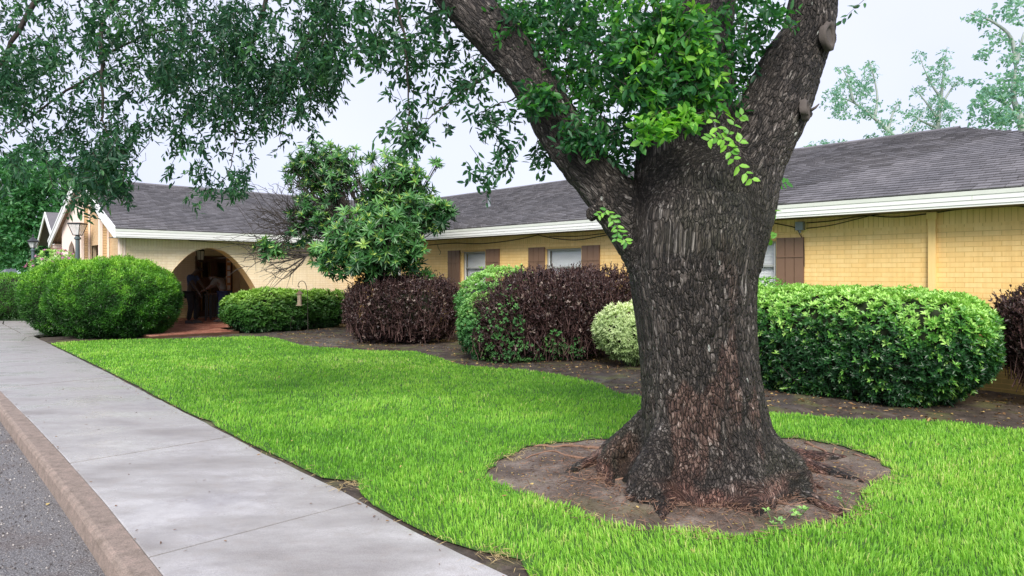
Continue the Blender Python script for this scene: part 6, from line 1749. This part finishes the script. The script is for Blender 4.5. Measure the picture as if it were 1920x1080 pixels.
person("person in grey top and blue jeans bending forward by the open door", (-8.64, 19.8, FZ),
    dict(face=-1, pel=(0.10, 0, 0.88), chest=(-0.06, 0, 1.20), neck=(-0.17, 0, 1.30), head=(-0.27, 0, 1.30), eln=(-0.26, -0.18, 1.03), wrn=(-0.44, -0.16, 0.93), elf=(-0.24, 0.18, 1.05), wrf=(-0.42, 0.14, 0.97),
         knn=(0.02, -0.10, 0.48), ann=(0.02, -0.11, 0.09), knf=(0.08, 0.10, 0.48), anf=(0.12, 0.12, 0.09)), M['grey_cloth'], M['denim'], M['skin'], M['hair_grey'], 0.8)
# dark side table they both reach towards
r = empty("side_table", (-8.95, 20.3, FZ)); tag(r, "dark slatted side table between the two people in the porch", "table")
c = np.array([-8.98, 20.3, FZ])
m = MB(); m.box(c + np.array([-.32, -.2, .78]), [.64, 0, 0], [0, .4, 0], [0, 0, .04]); m.build("table_top", M['dark_wood'], r)
for sx in (-.29, .25):
    for sy in (-.18, .14):
        m = MB(); m.box(c + np.array([sx, sy, 0]), [.04, 0, 0], [0, .04, 0], [0, 0, .78]); m.build("leg", M['black_metal'], r)
for k in range(7):
    m = MB(); m.box(c + np.array([-.22 + k * .065, -.19, .08]), [.03, 0, 0], [0, .015, 0], [0, 0, .70]); m.build("slat", M['black_metal'], r)

# ------------------------------------------------------------------ ground litter and small things
def scatter_litter(name, label, cat, poly_fn, n, zf, L, W, mat, lo=0, hi=1):
    p = poly_fn(n); k = len(p); lv = Leaves(); z = zf(p[:, 0], p[:, 1]) + 0.006
    D = rng.normal(size=(k, 3)) * [1, 1, 0.15]
    lv.add(np.stack([p[:, 0], p[:, 1], z], 1), D, np.tile(UP, (k, 1)) + rng.normal(size=(k, 3)) * 0.35, L * (0.5 + rng.random(k)), W * (0.6 + 0.8 * rng.random(k)), lo + (hi - lo) * rng.random(k))
    return tag(lv.build(name, mat, None), label, cat, kind='stuff')
def bed_pts(n):
    s = rng.random(n * 3) * 18 - 0.5; t = 6.5 + rng.random(n * 3) * 3.8; X = D1[0] * s + D2[0] * t; Y = D1[1] * s + D2[1] * t
    ok = ~in_poly(X, Y, lawn_poly) & (fbm(np.stack([X, Y, X * 0], 1) * 1.5, 2, 50) > 0.42)
    return np.stack([X[ok], Y[ok]], 1)[:n]
scatter_litter("leaf_litter", "brown and yellow fallen leaves strewn over the shrub bed", "leaf litter", bed_pts, 3800, soil_z, 0.050, 0.020, M['litter'])
def ring_pts(n):
    X = -0.3 + rng.random(n * 2) * 3.4; Y = 3.8 + rng.random(n * 2) * 2.4; ok = in_poly(X, Y, ring_poly); return np.stack([X[ok], Y[ok]], 1)[:n]
scatter_litter("fallen_chips", "small bark chips and crumbs on the bare soil round the oak", "bark chips", ring_pts, 1500, ring_z, 0.018, 0.010, M['litter'], 0, 1)
def near_trunk(n):
    a = rng.random(n) * 2 * math.pi; r_ = 0.64 + 0.55 * rng.random(n) ** 2; return np.stack([OAK[0] + r_ * np.cos(a) * 1.1, OAK[1] + r_ * np.sin(a)], 1)
scatter_litter("fallen_needles", "reddish dry twigs and needles heaped at the foot of the oak", "twigs", near_trunk, 2600, lambda x, y: ring_z(x, y) + 0.01 + 0.03 * rng.random(len(x)), 0.06, 0.005, M['root'])
# surface roots running through the ring
def thin_root(pts, r):
    pl = smooth_line([np.array([*G(u, v)[:2], 0]) for u, v in pts], 6); pl[:, 2] = ring_z(pl[:, 0], pl[:, 1]) + r * 0.4 + 0.006 * np.sin(np.arange(len(pl)) * 1.3)
    m = MB(); m.tube(pl, np.linspace(r, r * 0.4, len(pl)), 6); m.build("surface_root", M['root'], oak, True)
for pts, r_ in (([(1170, 850), (1110, 842), (1050, 838), (1000, 836)], 0.018), ([(1150, 862), (1080, 862), (1030, 850), (985, 858)], 0.012), ([(1510, 832), (1545, 846), (1560, 858)], 0.014), ([(1560, 862), (1565, 842), (1585, 846)], 0.010),
               ([(1300, 935), (1340, 950), (1400, 952), (1440, 948)], 0.010), ([(1215, 918), (1190, 930), (1160, 925)], 0.008), ([(1600, 852), (1640, 862), (1660, 868)], 0.008), ([(1240, 945), (1290, 932), (1340, 945), (1370, 965)], 0.012),
               ([(1400, 930), (1460, 955), (1520, 948)], 0.009), ([(1180, 905), (1120, 905), (1060, 898)], 0.009)): thin_root(pts, r_)
# weeds at the edge of the ring
def weed(name, label, px, n, L, W):
    c = G(*px); c[2] = 0.0; w = empty(name, (c[0], c[1], 0)); tag(w, label, "weed"); m = MB(); lv = Leaves()
    for i in range(n):
        a = rng.random() * 6.28; tp = c + np.array([math.cos(a) * 0.05, math.sin(a) * 0.05, 0.04 + 0.07 * rng.random()]); m.tube([c, (c + tp) / 2 + UP * 0.01, tp], 0.0018, 4, False)
        rosettes(lv, tp[None], UP[None] + rng.normal(size=(1, 3)) * 0.2, 4, L, W, 0.8, 1.2, 0.3)
    m.build("stem", M['twig_green'], w); lv.build("leaves", M['euonymus'], w)
M['twig_green'] = simple("green_stem", (0.10, 0.22, 0.05), 0.7)
weed("seedling_weed", "pale green weed seedling sprouting in the bare soil in front of the oak", (1497, 975), 5, 0.036, 0.026)
weed("seedling_weed", "flat little weed left of the taller seedling by the oak", (1450, 990), 4, 0.026, 0.014)
weed("seedling_weed", "tiny weed at the right rim of the bare soil", (1585, 952), 4, 0.020, 0.012)
# loose stones and grit in the gutter of the street
ico = np.array([(0, 0, 1), (.9, 0, .1), (0, .8, 0), (-.9, .1, 0), (.1, -.85, 0), (0, 0, -.7)]); icf = np.array([(0, 1, 2), (0, 2, 3), (0, 3, 4), (0, 4, 1), (5, 2, 1), (5, 3, 2), (5, 4, 3), (5, 1, 4)])
n = 9000; s = rng.random(n) * 9 + 0.5; off = np.abs(rng.normal(size=n)) * 0.5 + rng.random(n) * 0.9 * (rng.random(n) < 0.5); t = curb_b(s) - 0.01 - off
sz = 0.003 + 0.006 * rng.random(n) ** 2.5; c = D1 * s[:, None] + D2 * t[:, None] + UP * (-0.12 + sz[:, None] * 0.4)
sc3 = sz[:, None] * (0.6 + 0.8 * rng.random((n, 3))); V = c[:, None, :] + ico[None] * sc3[:, None, :]
tag(add("gravel", V.reshape(-1, 3), (np.arange(n)[:, None, None] * 6 + icf[None]).reshape(-1, 3), M['pebble'], None, False, {'tone': np.repeat(rng.random(n), 6)}), "loose grit and small stones on the rough street beside the kerb", "gravel", kind='stuff')
# dark leaves and crumbs on the sidewalk
def walk_pts(n):
    s = rng.random(n) * 12; w = rng.random(n); tl, tr_ = walk_l(s), walk_r(s); w = np.where(rng.random(n) < 0.45, 0.97 - 0.06 * rng.random(n) ** 2, w); w = np.where(rng.random(n) < 0.15, 0.03 * rng.random(n), w)
    t = tl + (tr_ - tl) * w; return np.stack([D1[0] * s + D2[0] * t, D1[1] * s + D2[1] * t], 1)
scatter_litter("fallen_leaves", "scattered dark bits of leaf on the damp sidewalk", "fallen leaves", walk_pts, 130, lambda x, y: x * 0, 0.024, 0.009, M['litter'], 0, 0.55)
scatter_litter("fallen_leaves", "single yellow leaf lying on the street below the kerb", "fallen leaf", lambda n: np.array([G(91, 946, -0.12)[:2]]), 1, lambda x, y: x * 0 - 0.115, 0.05, 0.03, M['litter'], 0.99, 1.0)
def lawn_pts(n):
    X = -6 + rng.random(n * 3) * 11; Y = 3.4 + rng.random(n * 3) * 8; ok = in_poly(X, Y, lawn_poly) & ~in_poly(X, Y, ring_poly); return np.stack([X[ok], Y[ok]], 1)[:n]
scatter_litter("fallen_leaves", "few small yellow and brown leaves caught on top of the lawn", "fallen leaves", lawn_pts, 70, lambda x, y: x * 0 + 0.040, 0.032, 0.015, M['litter'], 0.3, 1.0)
# clods and damp lumps in the bed
n = 1400; p = bed_pts(n); k = len(p); sz = 0.008 + 0.02 * rng.random(k) ** 2
V = np.stack([p[:, 0], p[:, 1], soil_z(p[:, 0], p[:, 1])], 1)[:, None, :] + ico[None] * (sz[:, None] * (0.6 + 0.8 * rng.random((k, 3))))[:, None, :]
tag(add("soil_clods", V.reshape(-1, 3), (np.arange(k)[:, None, None] * 6 + icf[None]).reshape(-1, 3), M['soil']), "small lumps of damp soil in the shrub bed", "soil", kind='stuff')
